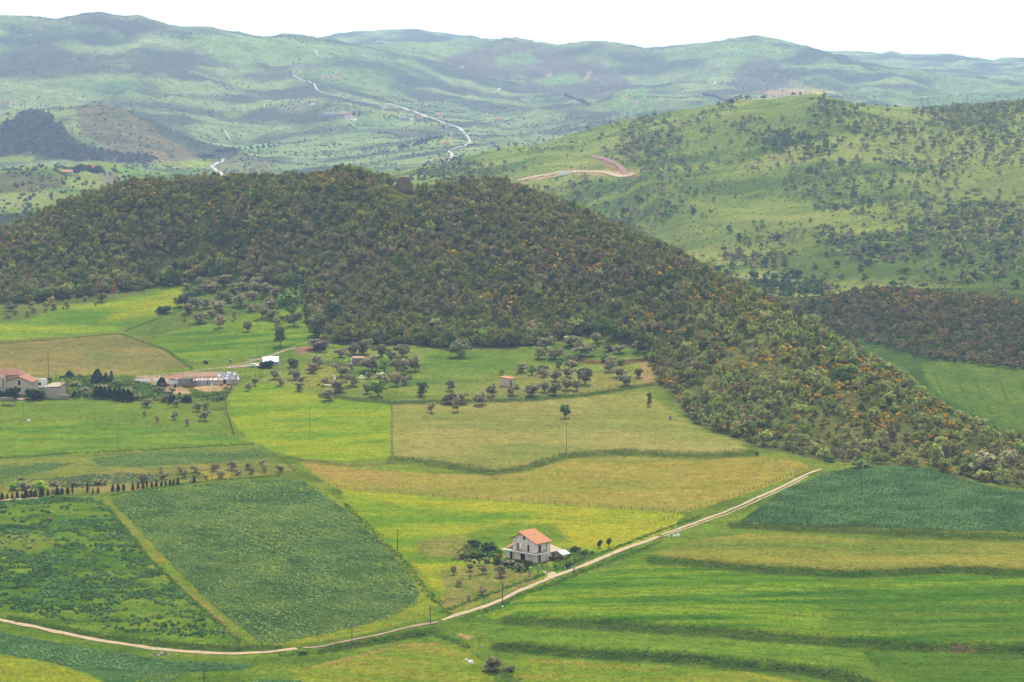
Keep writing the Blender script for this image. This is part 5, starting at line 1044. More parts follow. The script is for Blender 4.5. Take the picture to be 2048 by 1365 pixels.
lt = empty('metal_lean_to', loc=(hx, hy, hz), yaw=R(47), label='shiny white metal sheet lean-to below the tan outbuilding roof', cat='shelter')
MB().slab((9.6,-2.2,1.3),(13.4,-2.2,1.3),(13.4,.1,2.3),(9.6,.1,2.3),.06).build('roof', 'sheet', lt)
for x, y in ((9.8,-2),(13.2,-2),(11.6,-2)): MB().box(x-.06, x+.06, y-.06, y+.06, -1, 1.3).build('post', 'wood', lt)
bf = MB().box(5.6, 9.3, -2.3, -2.2, -.8, 1.25).box(5.6, 5.7, -2.2, 0, -.8, 1.25).build('board_fence', 'wood'); bf.location = fh.location; bf.rotation_euler = fh.rotation_euler; tagit(bf, 'grey-brown board fence at the right corner of the farmhouse', 'fence')
for i, (u, v, h, lab) in enumerate([(1059,1151,17,'left pale stone gate pillar with cap'), (1077.5,1143,13,'middle stone gate pillar beside the concrete pole'), (1096,1142,17,'right stone gate pillar beside the dirt road')]):
    g = empty('gate_pillar', u, v, R(47), lab, 'pillar', 'gate pillars of the farmhouse', y1=1400); m = g.location.y / FPX; H_ = h * m
    MB().box(-.17, .17, -.17, .17, -.3, H_ - .25).build('shaft', 'concrete', g); MB().box(-.22, .22, -.22, .22, H_ - .24, H_ - .1).prism([(-.2,H_-.1),(.2,H_-.1),(0,H_+.05)], -.2, .2).build('cap', 'cream', g)
ga = empty('iron_gate', 1080, 1140, R(20), 'dark iron gate between the two right gate pillars', 'gate', y1=1400)
gb = MB().box(0, 2.6, -.03, .03, .15, .22).box(0, 2.6, -.03, .03, 1.2, 1.27)
for i in range(14): gb.box(i * .19, i * .19 + .03, -.02, .02, .1, 1.3)
gb.build('frame', 'iron', ga)
def barrel(u, v, mtl, lab, r=.32, h=.95, y1=1500):
    b = empty('barrel', u, v, 0, lab, 'barrel', y1=y1)
    MB().tube([(0,0,0),(0,0,h*.3),(0,0,h*.33),(0,0,h*.36),(0,0,h)], [r, r, r*1.05, r, r], 12).build('drum', mtl, b); MB().tube([(0,0,h),(0,0,h+.04)], [r*1.04, r*1.0], 12).build('lid', 'cream', b)
barrel(948.5, 1127, 'redp', 'red barrel with pale lid on the weedy plot', .5, 1.0)
barrel(456.5, 729, 'yellow', 'cream barrel beside the track behind the barn', .5, 1.0); barrel(460.5, 725, 'bluep', 'blue drum beside the track behind the barn', .5, 1.2)
def heap(name, u, v, w, h, mtl, lab, cat, seed, y1=1500, n=1):
    rng = np.random.default_rng(seed); x, y, z = hit(u, v, y1=y1); m = y / FPX
    import bmesh
    bm = bmesh.new()
    for k in range(n):
        g = bmesh.ops.create_icosphere(bm, subdivisions=3, radius=1)['verts']
        ox = rng.uniform(-.6, .6) * w * m / 2 if n > 1 else 0; s = (w * m / 2) * (rng.uniform(.3, .55) if n > 1 else 1); hz_ = h * m * (rng.uniform(.5, 1) if n > 1 else 1)
        sd = rng.uniform(0, 50)
        for vv in g:
            c = vv.co; d = 1 + .55 * (float(vnoise(c.x * 2.2 + sd, c.y * 2.2 + c.z * 2.6 + sd)) - .5) + .25 * (float(vnoise(c.x * 6 + sd, c.y * 6 + c.z * 5)) - .5)
            vv.co = Vector((c.x * d * s + ox, c.y * d * s * .8 + rng.uniform(-.02, .02), max(c.z, -.25) * d * hz_))
    me = bpy.data.meshes.new(name); bm.to_mesh(me); bm.free(); me.materials.append(M[mtl])
    o = link(bpy.data.objects.new(name, me)); o.location = (x, y, z); return tagit(o, lab, cat)
heap('tarp_heap', 1000, 1116, 9, 9, 'orange', 'orange tarpaulin heap at the left corner of the farmhouse', 'tarpaulin', 3); heap('rust_heap', 927, 1117, 8, 5, 'rust', 'heap of rusty scrap at the end of the farmhouse garden', 'scrap', 4)
heap('boulder', 1341, 839, 7, 6, 'rock', 'pale boulder alone at the right of the tan pasture', 'rock', 5); heap('boulder', 1945, 936, 20, 9, 'rock', 'grey boulder among broom at the edge of the wood', 'rock', 6)
heap('rocky_crag', 805, 382, 42, 24, 'crag', 'brown rocky crag on the ridge of the dark wooded hill', 'rock', 7, 1700)
heap('white_rock', 1338, 1074, 3.5, 3.5, 'white', 'small round white rock below the dirt road', 'rock', 8); heap('white_rock', 1348.5, 1073, 6, 4.5, 'white', 'left of two white rocks together below the dirt road', 'rock', 9); heap('white_rock', 1356, 1073, 6.5, 6, 'white', 'right of two white rocks together below the dirt road', 'rock', 10)
heap('white_rock', 941, 1326, 12, 6, 'white', 'largest white rock in the weeds by the ditch bush', 'rock', 11); heap('white_rock', 932, 1320, 6, 3, 'white', 'small white rock beside the largest one in the weeds', 'rock', 12); heap('white_rock', 962, 1295, 6, 4, 'stone', 'pale stone at the head of the ditch', 'rock', 13); heap('white_rock', 1005, 1214, 5, 2.5, 'white', 'white stone at the foot of a pole by the dirt road', 'rock', 14)
heap('white_rock', 58, 842, 6, 3, 'white', 'white stone at the foot of the concrete pole', 'rock', 15); heap('white_rock', 14, 813, 7, 3, 'white', 'white stone on the grass below the villa', 'rock', 16)
heap('grass_mound', 17, 812, 26, 6, 'turf', 'grassy earth mound below the villa', 'mound', 17)
sp = [(u, 1312 + random.uniform(-3, 2)) for u in (302, 309, 316, 324, 331, 338)]
for i, (u, v) in enumerate(sp): tagit(heap('rubble_stone', u, v, random.uniform(6, 10), random.uniform(4, 6), ('stone', 'rock', 'stone')[i % 3], f'{ORD[i]} stone of the rubble pile below the pale road', 'rock', 20 + i), None, None, 'stones of the rubble pile')
st_ = [(606,722),(616,764),(738,853),(790,934),(1084,793),(1120,903),(1245,916),(160,690),(122,696),(26,687),(53,683),(333,688),(1048,800),(1115,796),(1228,801),(868,895),(1180,872),(1020,880),(1440,903)]
for i, (u, v) in enumerate(sorted(st_)): tagit(heap('field_stone', u, v, random.uniform(2.2, 4), random.uniform(1.4, 2.4), 'rock', f'{ORD[i]} small white stone lying in the middle fields', 'rock', 40 + i), None, None, 'small white stones in the fields')
for i, (u, v, w) in enumerate([(1738,697,5),(1768,699,6),(1772,686,7),(1783,694,4),(1803,684,8),(1812,690,5)]):
    x, y, z = hit(u, v, 1000, 1800); o = heap('valley_rock', 1341, 839, w, w * .6, 'rock', f'{ORD[i]} pale rock on the dark green valley field', 'rock', 70 + i); o.location = (x, y, z); o.scale = (y / 1110,) * 3; o['group'] = 'pale rocks on the valley field'
# ------------------------------------------------------------------ villa on the left edge
vl = empty('villa', 38, 789, R(-4), 'cream villa with red tiled roofs at the left edge behind dark trees', 'house', y1=1500)
m = vl.location.y / FPX; k = lambda px: px * m
vl.location.z -= k(8)
MB().prism([(k(-60),-.6),(k(26),-.6),(k(26),k(33)),(k(0),k(43)),(k(-42),k(27)),(k(-60),k(24))], 0, 11, 'y').build('wall', 'cream', vl)
r1 = MB(); r1.slab((k(-1),-.7,k(43.6)),(k(29),-.7,k(31.5)),(k(29),11.6,k(31.5)),(k(-1),11.6,k(43.6)),.28); r1.slab((k(-62),-.7,k(22.5)),(k(0),-.7,k(43.5)),(k(0),11.6,k(43.5)),(k(-62),11.6,k(22.5)),.28); r1.build('roof', 'tile_red', vl)
up = MB().box(k(-75), k(-5), 5.5, 14, k(24), k(45)).build('upper_storey', 'cream', vl)
MB().hexa([(k(-80),4.6,k(44.5)),(k(-2),4.6,k(44.5)),(k(-2),15,k(44.5)),(k(-80),15,k(44.5)),(k(-70),9.3,k(54)),(k(-12),9.3,k(54)),(k(-12),10.2,k(54)),(k(-70),10.2,k(54))]).build('hip_roof', 'tile_red', vl)
MB().prism([(k(-50),k(20)),(k(-32),k(20)),(k(-32),k(38)),(k(-41),k(47)),(k(-50),k(41))], -1.2, 6, 'y').build('dormer', 'cream', vl)
MB().slab((k(-42),-1.4,k(47)),(k(-30),-1.4,k(38)),(k(-30),6,k(38)),(k(-42),6,k(47)),.2).slab((k(-52),-1.4,k(40)),(k(-41),-1.4,k(47)),(k(-41),6,k(47)),(k(-52),6,k(40)),.2).build('dormer_roof', 'tile_red', vl)
ch = MB().box(k(-30), k(-26), -.75, -.1, 0, k(45)).build('chimney', 'cream', vl); MB().box(k(-30.8), k(-25.2), -.9, .05, k(45), k(46.5)).build('cap', 'concrete', ch)
opening(vl, 'window', 'shutter', k(-2), k(4), k(26), k(37), 'y', 0, 'white', .06); opening(vl, 'window', 'dark', k(-43), k(-41), k(28), k(36), 'y', -1.2, 'cream', .05)
tr = MB().box(-14, 6, -1.5, 2.5, -.6, .3).build('terrace', 'pink'); tr.location = Vector(hit(24, 800, y1=1500)); tagit(tr, 'pink paved terrace below the trees before the villa', 'terrace')
hdg = empty('terrace_rail', loc=(tr.location.x - 14, tr.location.y - 1.6, tr.location.z + .25), yaw=R(-4), label='white pillared terrace railing in front of the villa trees', cat='railing')
rb = MB().box(0, k(66), -.08, .08, .85, 1.0).build('handrail', 'white', hdg)
for i in range(14): MB().box(k(i * 5), k(i * 5) + .18, -.07, .07, 0, .86).build('post', 'white', hdg)
# ruined blocks
ru = empty('ruined_block', 79, 776, R(12), 'roofless white block with dark openings behind the dark tree', 'ruin', y1=1500); m = ru.location.y / FPX
MB().box(k(-15), k(15), 0, .4, -.4, k(18)).box(k(-15), k(-15) + .4, .4, 6, -.4, k(20)).box(k(15) - .4, k(15), .4, 6, -.4, k(14)).box(k(-15) + .4, k(15) - .4, 5.6, 6, -.4, k(16)).box(k(-6), k(-2), .03, .38, k(18), k(19.5)).box(k(3), k(6), .03, .38, k(18), k(19)).build('wall', 'white', ru)
opening(ru, 'doorway', 'dark', k(-2), k(3), k(5), k(11), 'y', 0, 'cream'); opening(ru, 'doorway', 'dark', k(-14), k(-12), k(8), k(15), 'y', 0, 'white')
r2 = empty('stone_block', 102, 797, R(-14), 'square pale stone building with broken light roof slab', 'ruin', y1=1500)
MB().box(k(-17), k(18), 0, 7, -.5, k(21)).build('wall', 'stone', r2); MB().hexa([(k(-18.5),-.3,k(20.5)),(k(18.5),-.3,k(23)),(k(18),7.2,k(26)),(k(-17),7.2,k(24)),(k(-18.5),-.3,k(21.5)),(k(18.5),-.3,k(24)),(k(17),7.2,k(30)),(k(-10),7.2,k(27))]).build('roof', 'tan_sheet', r2)
c2 = MB().box(k(11), k(14), 5.5, 6.4, k(25), k(36)).build('chimney', 'stone', r2)
pl_ = MB().box(k(19), k(37), -.2, 1.2, -.3, k(7)).build('stone_trough', 'greywall'); pl_.location = r2.location; pl_.rotation_euler = r2.rotation_euler; tagit(pl_, 'low grey stone trough beside the square stone building', 'trough')
# ------------------------------------------------------------------ long barn
bn = empty('long_barn', 405, 768, R(6), 'long low stone barn with tiled and patched white sheet roofs', 'barn', y1=1500); m = bn.location.y / FPX
MB().prism([(0,-.4),(7.5,-.4),(7.5,k(10)),(4,k(18)),(0,k(14))], k(-34), k(30)).build('wall', 'cream', bn)
MB().slab((k(-36),-.5,k(13.5)),(k(30),-.5,k(13.5)),(k(30),4.1,k(21)),(k(-36),4.1,k(21)),.22).slab((k(-36),4.0,k(20.9)),(k(30),4.0,k(20.9)),(k(30),8.2,k(15)),(k(-36),8.2,k(15)),.2).build('tiled_roof', 'tile_old', bn)
MB().box(k(-12), k(72), -3.6, -.05, -.4, k(8.2)).box(k(30), k(72), 0, 6, -.4, k(11)).build('wall', 'cream', bn)
fr_ = MB().slab((k(-19),-4.0,k(8.2)),(k(34),-4.0,k(8.2)),(k(34),-.5,k(13)),(k(-19),-.5,k(13)),.1).build('shed_roof', 'tile_old', bn)
pr_ = MB().slab((k(34),-4.1,k(8.8)),(k(75),-4.1,k(8.8)),(k(68),6.6,k(20)),(k(27),6.6,k(20)),.1).build('sheet_roof', 'patched', bn)
rng = np.random.default_rng(9); sb = MB()
for i in range(11):
    for j in range(6):
        if rng.random() < .8:
            u0 = i / 11 + rng.uniform(0, .02); t0 = j / 6 + rng.uniform(.02, .06); du, dt = rng.uniform(.05, .075), rng.uniform(.05, .09)
            P = lambda a, b: (k(34 + 41 * a - 7 * b), -4.1 + 10.7 * b, k(8.8 + 11.2 * b) + .112)
            sb.hexa([P(u0, t0), P(u0 + du, t0), P(u0 + du, t0 + dt), P(u0, t0 + dt)] + [(p[0], p[1], p[2] + .16) for p in (P(u0, t0), P(u0 + du, t0), P(u0 + du, t0 + dt), P(u0, t0 + dt))])
sb.build('ballast_stone', 'rubbleroof', pr_)['kind'] = 'stuff'
s2 = MB()
for i in range(9):
    a = i / 9 * 50 - 18; s2.slab((k(a),-3.9,k(8.3)+.13),(k(a+rng.uniform(2,4)),-3.9,k(8.3)+.13),(k(a+rng.uniform(2,4)),-3.9+rng.uniform(.8,2.6),k(8.3)+.13+.75),(k(a),-3.9+rng.uniform(.8,2.2),k(8.3)+.13+.7),.04)
s2.build('patch_sheet', 'sheet', fr_)['kind'] = 'stuff'
MB().box(k(-48), k(-13), -2.6, -.6, -.4, k(13)).build('wall', 'greywall', bn)
rr_ = MB().slab((k(-68),-.5,k(9.5)),(k(-36),-.5,k(14)),(k(-34),5,k(20)),(k(-66),5,k(14)),.15).build('red_roof', 'tile_red', bn); MB().box(k(-66), k(-37), 0, 4.6, -.4, k(9)).build('wall', 'white', bn)
for a, b, z0, z1, mm in ((-10,-3,0,7.4,'bluesheet'),(0,9,0,7.4,'sheet'),(12,20,0,7.6,'bluesheet')): MB().box(k(a), k(b), -3.68, -3.62, 0, k(z1)).build('metal_door', mm, bn)
opening(bn, 'doorway', 'dark', k(42), k(47), 0, k(7.5), 'y', -3.6, 'cream'); opening(bn, 'doorway', 'shutter', k(9.5), k(11.5), 0, k(7), 'y', -3.62, 'cream', .04); opening(bn, 'window', 'dark', k(26), k(29), k(5), k(7), 'y', -3.6, 'white'); opening(bn, 'window', 'dark', k(-24), k(-20), k(8), k(11), 'y', -2.6, 'greywall')
for a in (-44, -38, -34): pass
yw = MB().box(0, k(30), 0, .4, -.3, k(5)).box(k(38), k(52), 0, .4, -.3, k(5)).build('yard_wall', 'white'); yw.location = Vector(hit(270, 764, y1=1500)); yw.rotation_euler = (0, 0, R(4)); tagit(yw, 'low white yard wall left of the long barn', 'wall')
lw = MB().box(0, k(24), -.2, .2, -.3, .9).build('brick_wall', 'rust'); lw.location = Vector(hit(366, 776, y1=1500)); lw.rotation_euler = (0, 0, R(8)); tagit(lw, 'low reddish wall in front of the grey barn wall', 'wall')
for i, (u, v, h) in enumerate([(389,772,9),(404.5,768,5),(422,773,8),(425,774,7)]):
    p = MB().box(-.14, .14, -.14, .14, -.2, k(h)).build('yard_post', 'white' if i != 0 else 'concrete'); p.location = Vector(hit(u, v, y1=1500)); p.rotation_euler = (R(random.uniform(-8, 8)), R((0, 0, 14, -18)[i]), 0); tagit(p, f'{ORD[i]} pale post on the bare yard before the barn', 'post', 'pale posts on the barn yard')
heap('straw_heap', 443, 772, 8, 5, 'tan_wool', 'small straw-coloured heap before the barn doorway', 'heap', 31)
# ------------------------------------------------------------------ white shed, parked car, hives
ws = empty('white_shed', 541, 731, R(3), 'white metal shed with flat pitched sheet roof behind the round dark tree', 'shed', y1=1500); m = ws.location.y / FPX
MB().prism([(0,-.3),(5.6,-.3),(5.6,k(14)),(0,k(7))], k(-14), k(15.5)).build('wall', 'bluesheet', ws); MB().slab((k(-16),-.3,k(6.8)),(k(16),-.3,k(6.8)),(k(15),5.8,k(14.5)),(k(-17),5.8,k(14.5)),.1).build('roof', 'sheet', ws); MB().box(k(-5), k(15.5), 6.2, 7.2, 1, k(15)).build('wall', 'white', ws)
opening(ws, 'door', 'sheet', k(2), k(8), 0, k(6), 'y', 0, 'bluesheet', .04)
car = empty('parked_car', 509, 734, R(-4), 'white estate car parked on the grass beside the white shed', 'car', y1=1500)
body = MB(); prof = [(-2.1,.35),(2.1,.35),(2.15,.75),(1.95,.95),(.95,1.02),(-2.12,1.02)]
body.prism(prof, -.82, .82, 'y'); body.prism([(-2.08,1.0),(.95,1.0),(.35,1.52),(-1.95,1.52)], -.72, .72, 'y'); body.build('body', 'carpaint', car)
gl = MB().prism([(-1.9,1.06),(.78,1.06),(.28,1.44),(-1.85,1.44)], -.74, .74, 'y').build('windows', 'glass', car); gl.name = 'window'
MB().box(-.75, -.68, -.76, .76, 1.04, 1.46).box(-1.6, -1.5, -.76, .76, 1.04, 1.46).build('pillar', 'carpaint', car)
for x in (-1.35, 1.35):
    for y in (-.78, .66): MB().tube([(x,y,.32),(x,y+.12,.32)], .32, 14).build('wheel', 'tyre', car)
for y in (-.6, .6): MB().box(2.08, 2.16, y - .15, y + .15, .68, .82).build('headlight', 'lamp', car)
for i, u in enumerate((495.5, 499, 502.5, 506, 510, 514, 518)):
    hv = empty('beehive', u, 722.5 - (u - 495) * .07, R(10), f'{ORD[i]} pale beehive in the row above the parked car', 'beehive', 'beehives above the parked car', y1=1500)
    MB().box(-.25, .25, -.25, .25, .12, .75).build('box', 'cream' if i % 2 else 'white', hv); MB().box(-.3, .3, -.3, .3, .75, .83).build('lid', 'white' if i % 2 else 'tan_sheet', hv); MB().box(-.2, -.12, -.2, .2, -.1, .12).box(.12, .2, -.2, .2, -.1, .12).build('stand', 'wood', hv)
# huts
oh = empty('orange_roofed_hut', 1018.7, 774, R(25), 'small tan hut with flat orange roof among olive trees', 'hut', y1=1500); m = oh.location.y / FPX
MB().prism([(0,-.4),(k(22),-.4),(k(22),k(18)),(0,k(16))], 0, k(19), 'x').build('wall', 'cream', oh)
o2 = oh; MB().slab((k(-1.5),k(-2),k(15.6)),(k(20.5),k(-2),k(15.6)),(k(20.5),k(23.5),k(18.6)),(k(-1.5),k(23.5),k(18.6)),.25).build('roof', 'tile', oh); opening(oh, 'door', 'shutter', k(3), k(7), 0, k(12), 'y', 0, 'wood')
MB().slab((k(19),k(3),k(13)),(k(27),k(3),k(10)),(k(27),k(14),k(10)),(k(19),k(14),k(13)),.06).build('awning', 'sheet', oh); MB().tube([(k(26.5),k(3.5),0),(k(26.5),k(3.5),k(10))], .06).tube([(k(26.5),k(13),0),(k(26.5),k(13),k(10))], .06).build('awning_post', 'wood', oh)
oh.rotation_euler = (0, 0, R(60)); oh.location = Vector(hit(1019, 774, y1=1500))
gh = empty('grey_hut', 714.5, 730, R(-2), 'small grey block hut with thin roof among olive trees', 'hut', y1=1500); m = gh.location.y / FPX
MB().box(k(-11), k(12), 0, 4, -.4, k(13)).build('wall', 'greywall', gh); MB().slab((k(-12),-.3,k(13)),(k(13),-.3,k(13)),(k(12),4.4,k(15)),(k(-11),4.4,k(15)),.14).build('roof', 'tile_old', gh); MB().box(k(-12.6), k(-11.05), .2, 3.6, 0, k(11)).build('side_panel', 'white', gh); opening(gh, 'window', 'dark', k(-1), k(1.5), k(6), k(8.5), 'y', 0, 'greywall')
mh = empty('stone_marker', 657, 729, 0, 'small pale stone shrine alone on the grass left of the hut', 'shrine', y1=1500); MB().box(-.75, .75, -.5, .5, -.2, 1.0).build('base', 'stone', mh); MB().prism([(-.5,1.0),(.5,1.0),(.5,1.5),(0,1.9),(-.5,1.5)], -.4, .4, 'y').build('niche', 'tile_old', mh)
tp = empty('orange_shelter', 226, 585, 0, 'tall tapering orange shelter at the upper edge of the meadow', 'shelter', y1=1700); m = tp.location.y / FPX
MB().hexa([(k(-6),-1.5,-.3),(k(6),-1.5,-.3),(k(6),1.5,-.3),(k(-6),1.5,-.3),(k(-2),-.6,k(14)),(k(5),-.6,k(14)),(k(5),.6,k(14)),(k(-2),.6,k(14))]).build('cover', 'orange', tp); MB().box(k(8), k(12), -.5, .5, -.3, k(5)).build('side_box', 'bluesheet', tp)
t2 = MB().hexa([(k(-7),-1.2,-.3),(k(7),-1.2,-.3),(k(7),1.2,-.3),(k(-7),1.2,-.3),(k(-3),-.8,k(5)),(k(6),-.8,k(5)),(k(6),.8,k(5)),(k(-3),.8,k(5))]).build('orange_tarp', 'orange'); t2.location = Vector(hit(194, 590, y1=1700)); tagit(t2, 'low orange tarp-covered stack beside the upper meadow', 'tarpaulin')
heap('red_tarp', 369, 643, 6, 4.5, 'redp', 'small bright red tarp at the end of the grove fence', 'tarpaulin', 33)
# concrete stakes in the brown hollow
for i, (u, v) in enumerate([(1912.5,1303),(1924,1304),(1929,1304),(1918,1302)]):
    p = MB().box(-.07, .07, -.07, .07, -.2, 1.3).build('concrete_stake', 'cpole'); p.location = Vector(hit(u, v, y1=1400)); tagit(p, f'{ORD[[0,2,3,1][i]]} pale stake in the brown hollow of the green field', 'stake', 'stakes in the brown hollow')
# white marker posts near the gate
for i, (u, v) in enumerate([(1130,1139),(1147,1138)]):
    p = MB().tube([(0,0,-.2),(0,0,.9)], .09).build('marker_post', 'white'); p.location = Vector(hit(u, v, y1=1400)); tagit(p, ['white marker post on the grass by the gate', 'white marker post at the dirt road verge'][i], 'post')
# ------------------------------------------------------------------ poles
POLES = [(97,755,52,'pole','tall dark pole behind the ruined white block'),(48,841,48,'cpole','concrete pole on the green field below the villa'),(236,897,46,'cpole','thin pole on the striped green field at left'),(620,872,56,'cpole','concrete pole in the bright green meadow'),(1133,906,61,'cpole','pale pole on the bank under the tan pasture'),(795,1102,44,'pole','pole beside the big bean field corner'),(861,1250,38,'pole','dark pole at the bend of the dirt road'),(1005,1211,46,'pole','dark pole beside the dirt road below the olives'),(1148,1146,34,'pole','thin dark pole beside the farm gate road'),(1075,1151,49,'cpole','concrete pole in front of the farmhouse'),(1722,985,62,'pole','tall dark pole on the bean mound'),(424,968,46,'cpole','pale pole in the small orchard'),(704,1290,43,'pole','dark pole below the big bean field'),(408,1372,48,'pole','dark pole at the bottom of the green slope'),(246,1396,48,'pole','dark pole cut by the bottom edge'),(112,762,16,'pole','short lamp post behind the stone building')]
for u, v, h, mtl, lab in POLES:
    p = empty('utility_pole', u, v, R(random.uniform(-40, 40)), lab, 'pole', 'utility poles across the fields', y1=1500); hh = h * p.location.y / FPX
    MB().tube([(0,0,-.5),(random.uniform(-.08,.08),0,hh)], [.14, .09], 8).build('shaft', mtl, p)
    MB().box(-.5, .5, -.05, .05, hh - .5, hh - .4).build('crossarm', 'iron', p)
    for x in (-.42, .42): MB().tube([(x,0,hh-.4),(x,0,hh-.18)], [.07, .05], 6).build('insulator', 'lamp', p)
# ------------------------------------------------------------------ fences
POST = MB().box(-.06, .06, -.06, .06, -.3, 1.25).mesh('post', 'pole')
POSTL = MB().box(-.04, .04, -.04, .04, -.3, 1.1).mesh('post', 'cpole')
def fence(pts, lab, gap=3.6, pm=POST, group='wire fences between the fields'):
    P = []
    for (a, b), (c, d) in zip(pts[:-1], pts[1:]):
        p0 = np.array(hit(a, b, y1=1600)); p1 = np.array(hit(c, d, y1=1600)); n = max(1, int(np.hypot(*(p1 - p0)[:2]) / gap))
        for t in np.linspace(0, 1, n, endpoint=False): P.append(p0 + (p1 - p0) * t)
    P.append(np.array(hit(*pts[-1], y1=1600)))
    r = empty('wire_fence', loc=tuple(P[0]), label=lab, cat='fence', group=group); o0 = P[0]
    for q in P[:100]:
        q = q.copy(); q[2] = H(q[0], q[1])
        o = bpy.data.objects.new('post', pm); COL.objects.link(o); o.parent = r; o.location = tuple(q - o0); o.rotation_euler = (R(random.uniform(-5, 5)), R(random.uniform(-5, 5)), random.uniform(0, 3)); o.scale = (1, 1, random.uniform(.85, 1.15))
    wmb = MB()
    for z in (.5, 1.0): wmb.tube([tuple(np.array([q[0], q[1], float(H(q[0], q[1])) + z]) - o0) for q in P[:100]], .012, 3)
    wmb.build('wire', 'iron', r)
fence([(2,846),(60,840),(160,838),(250,847),(350,860),(468,873)], 'wire fence curving across the green fields below the conifer hedge')
fence([(-20,919),(100,912),(200,905),(300,898),(420,893),(505,889)], 'wire fence above the strip of blue-green crop', 4)
fence([(640,968),(690,978),(800,988),(1000,1001),(1200,1014),(1370,1027)], 'wire fence between the ochre field and the bright meadow', 4)
fence([(790,917),(880,927),(980,937),(1060,930),(1130,910),(1250,902),(1400,908),(1500,904)], 'wire fence along the lower edge of the tan pasture', 4)
fence([(1310,1050),(1390,1018),(1500,984),(1560,960),(1625,935)], 'wire fence beside the dirt road under the ochre field', 3.5)
fence([(784,808),(784,840),(784,880),(784,915)], 'straight fence between bright meadow and tan pasture', 6, POSTL)
fence([(468,768),(455,790),(450,805),(456,835),(468,872)], 'fence running down the field from the barn corner', 2.5)
fence([(300,757),(380,748),(440,740),(480,729),(540,708),(590,690)], 'fence along the brown track above the barn', 3)
fence([(470,762),(520,750),(580,742),(620,738)], 'fence below the white shed and parked car', 3)
fence([(610,775),(650,787),(700,798),(780,803)], 'wire fence along the lower edge of the olive pasture', 3.5)
fence([(960,801),(1080,796),(1180,786),(1270,768)], 'fence on the bank under the orange-roofed hut', 4)
fence([(244,658),(300,664),(340,650),(400,625),(440,612)], 'fence between the tan field and the sloping olive meadow', 3)
fence([(120,612),(170,606),(230,598),(300,585),(360,574)], 'rail fence at the top of the yellow-green meadow', 4)
fence([(1100,1145),(1130,1132),(1160,1118),(1180,1110)], 'garden fence between the farmhouse and the dirt road', 3)
fence([(520,893),(545,910),(570,925),(590,945)], 'fence at the corner of the small orchard', 3)
fence([(385,955),(450,950),(530,945),(585,940)], 'fence between the small orchard and the big bean field', 4)
# ------------------------------------------------------------------ sheep: one continuous body each
def sheep_mesh(mtl, seed):
    rng = np.random.default_rng(seed); mb = MB()
    mb.tube([(-.62,0,.62),(-.55,0,.66),(-.3,0,.68),(0,0,.66),(.3,0,.68),(.5,0,.72),(.62,0,.84),(.74,0,.9),(.9,0,.84),(.98,0,.78)], [.08,.24,.31,.33,.31,.24,.15,.13,.1,.05], 10)
    for x in (-.4, .36):
        for y in (-.15, .15): mb.tube([(x,y,.55),(x-.02,y,.3),(x,y,0)], [.09,.055,.045], 6)
    for y in (-1, 1): mb.tube([(.72,y*.1,.92),(.68,y*.24,.88)], [.05,.02], 5)
    mb.tube([(-.6,0,.68),(-.7,0,.5)], [.05,.03], 5)
    return mb.mesh('sheep', mtl)
SH = [sheep_mesh('wool', 1), sheep_mesh('tan_wool', 2)]
FL = zone([(397,672,0,0),(408,692,0,0),(404,712,0,0),(310,744,0,0),(303,784,0,0),(345,788,0,0),(718,676,0,0),(710,697,0,0),(737,697,0,0),(905,650,0,0),(950,642,0,0),(985,653,0,0),(966,644,0,0),(1150,738,0,0)], 600, 640, 5.85)
FL = sorted(FL, key=lambda t: t[0])
for i, (u, v, _, _) in enumerate(FL + [(638, 772, 0, 0)]):
    tan = i == len(FL); o = link(bpy.data.objects.new('sheep', SH[1 if tan else 0])); o.location = Vector(hit(u, v, y1=1500)); o.rotation_euler = (0, 0, random.uniform(0, 6.28)); o.scale = (1.15,) * 3
    tagit(o, 'tan-coloured sheep alone left of the white ones' if tan else f'{ORD[i]} white sheep grazing under the olives by the grey hut', 'sheep', 'sheep grazing under the olives')
for i, (u, v) in enumerate([(1074,298),(1077,302),(1085,299),(1092,306),(1094,301),(1097,308),(1101,303),(1103,310),(1138,318)]):
    o = link(bpy.data.objects.new('sheep', SH[0])); o.location = Vector(hit(u, v, 2000, 3200)); o.rotation_euler = (0, 0, random.uniform(0, 6.28)); o.scale = (1.3,) * 3
    tagit(o, f'{ORD[i]} white sheep of the small flock high on the green hill', 'sheep', 'flock high on the green hill')
# retaining wall on the green hill
rw = MB().box(-9, 3, 0, .5, -1, 3.4).box(3, 30, .5, 1, -1, 1.4).build('retaining_wall', 'white'); rw.location = Vector(hit(1134, 349, 2000, 3200)); rw.rotation_euler = (0, 0, R(8)); tagit(rw, 'pale concrete retaining wall beside the bare track on the green hill', 'wall')
# ------------------------------------------------------------------ far houses
def far_house(u, v, w, h, wall, roof, lab, yaw=10, nwin=3, flat=False):
    r = empty('house', u, v, R(yaw), lab, 'house', y0=3700 if u > 1150 else 2600, y1=9500); m = r.location.y / FPX; W, Hh = w * m, h * m; D = W * .55; wh = Hh * (.62 if not flat else .95)
    wl = MB().box(-W / 2, W / 2, 0, D, -3, wh).build('wall', wall, r)
    if flat: MB().slab((-W/2-.4,-.5,wh),(W/2+.4,-.5,wh),(W/2+.4,D+.5,wh+.6),(-W/2-.4,D+.5,wh+.6),.3).build('roof', roof, r)
    else: MB().prism([(-.8, wh), (D + .8, wh), (D / 2, Hh * 1.05)], -W / 2 - .6, W / 2 + .6).build('roof', roof, r)
    for i in range(nwin):
        x = -W / 2 + W * (i + .5) / nwin; MB().box(x - .7, x + .7, -.12, .02, wh * .3, wh * .75).build('window', 'dark', r)
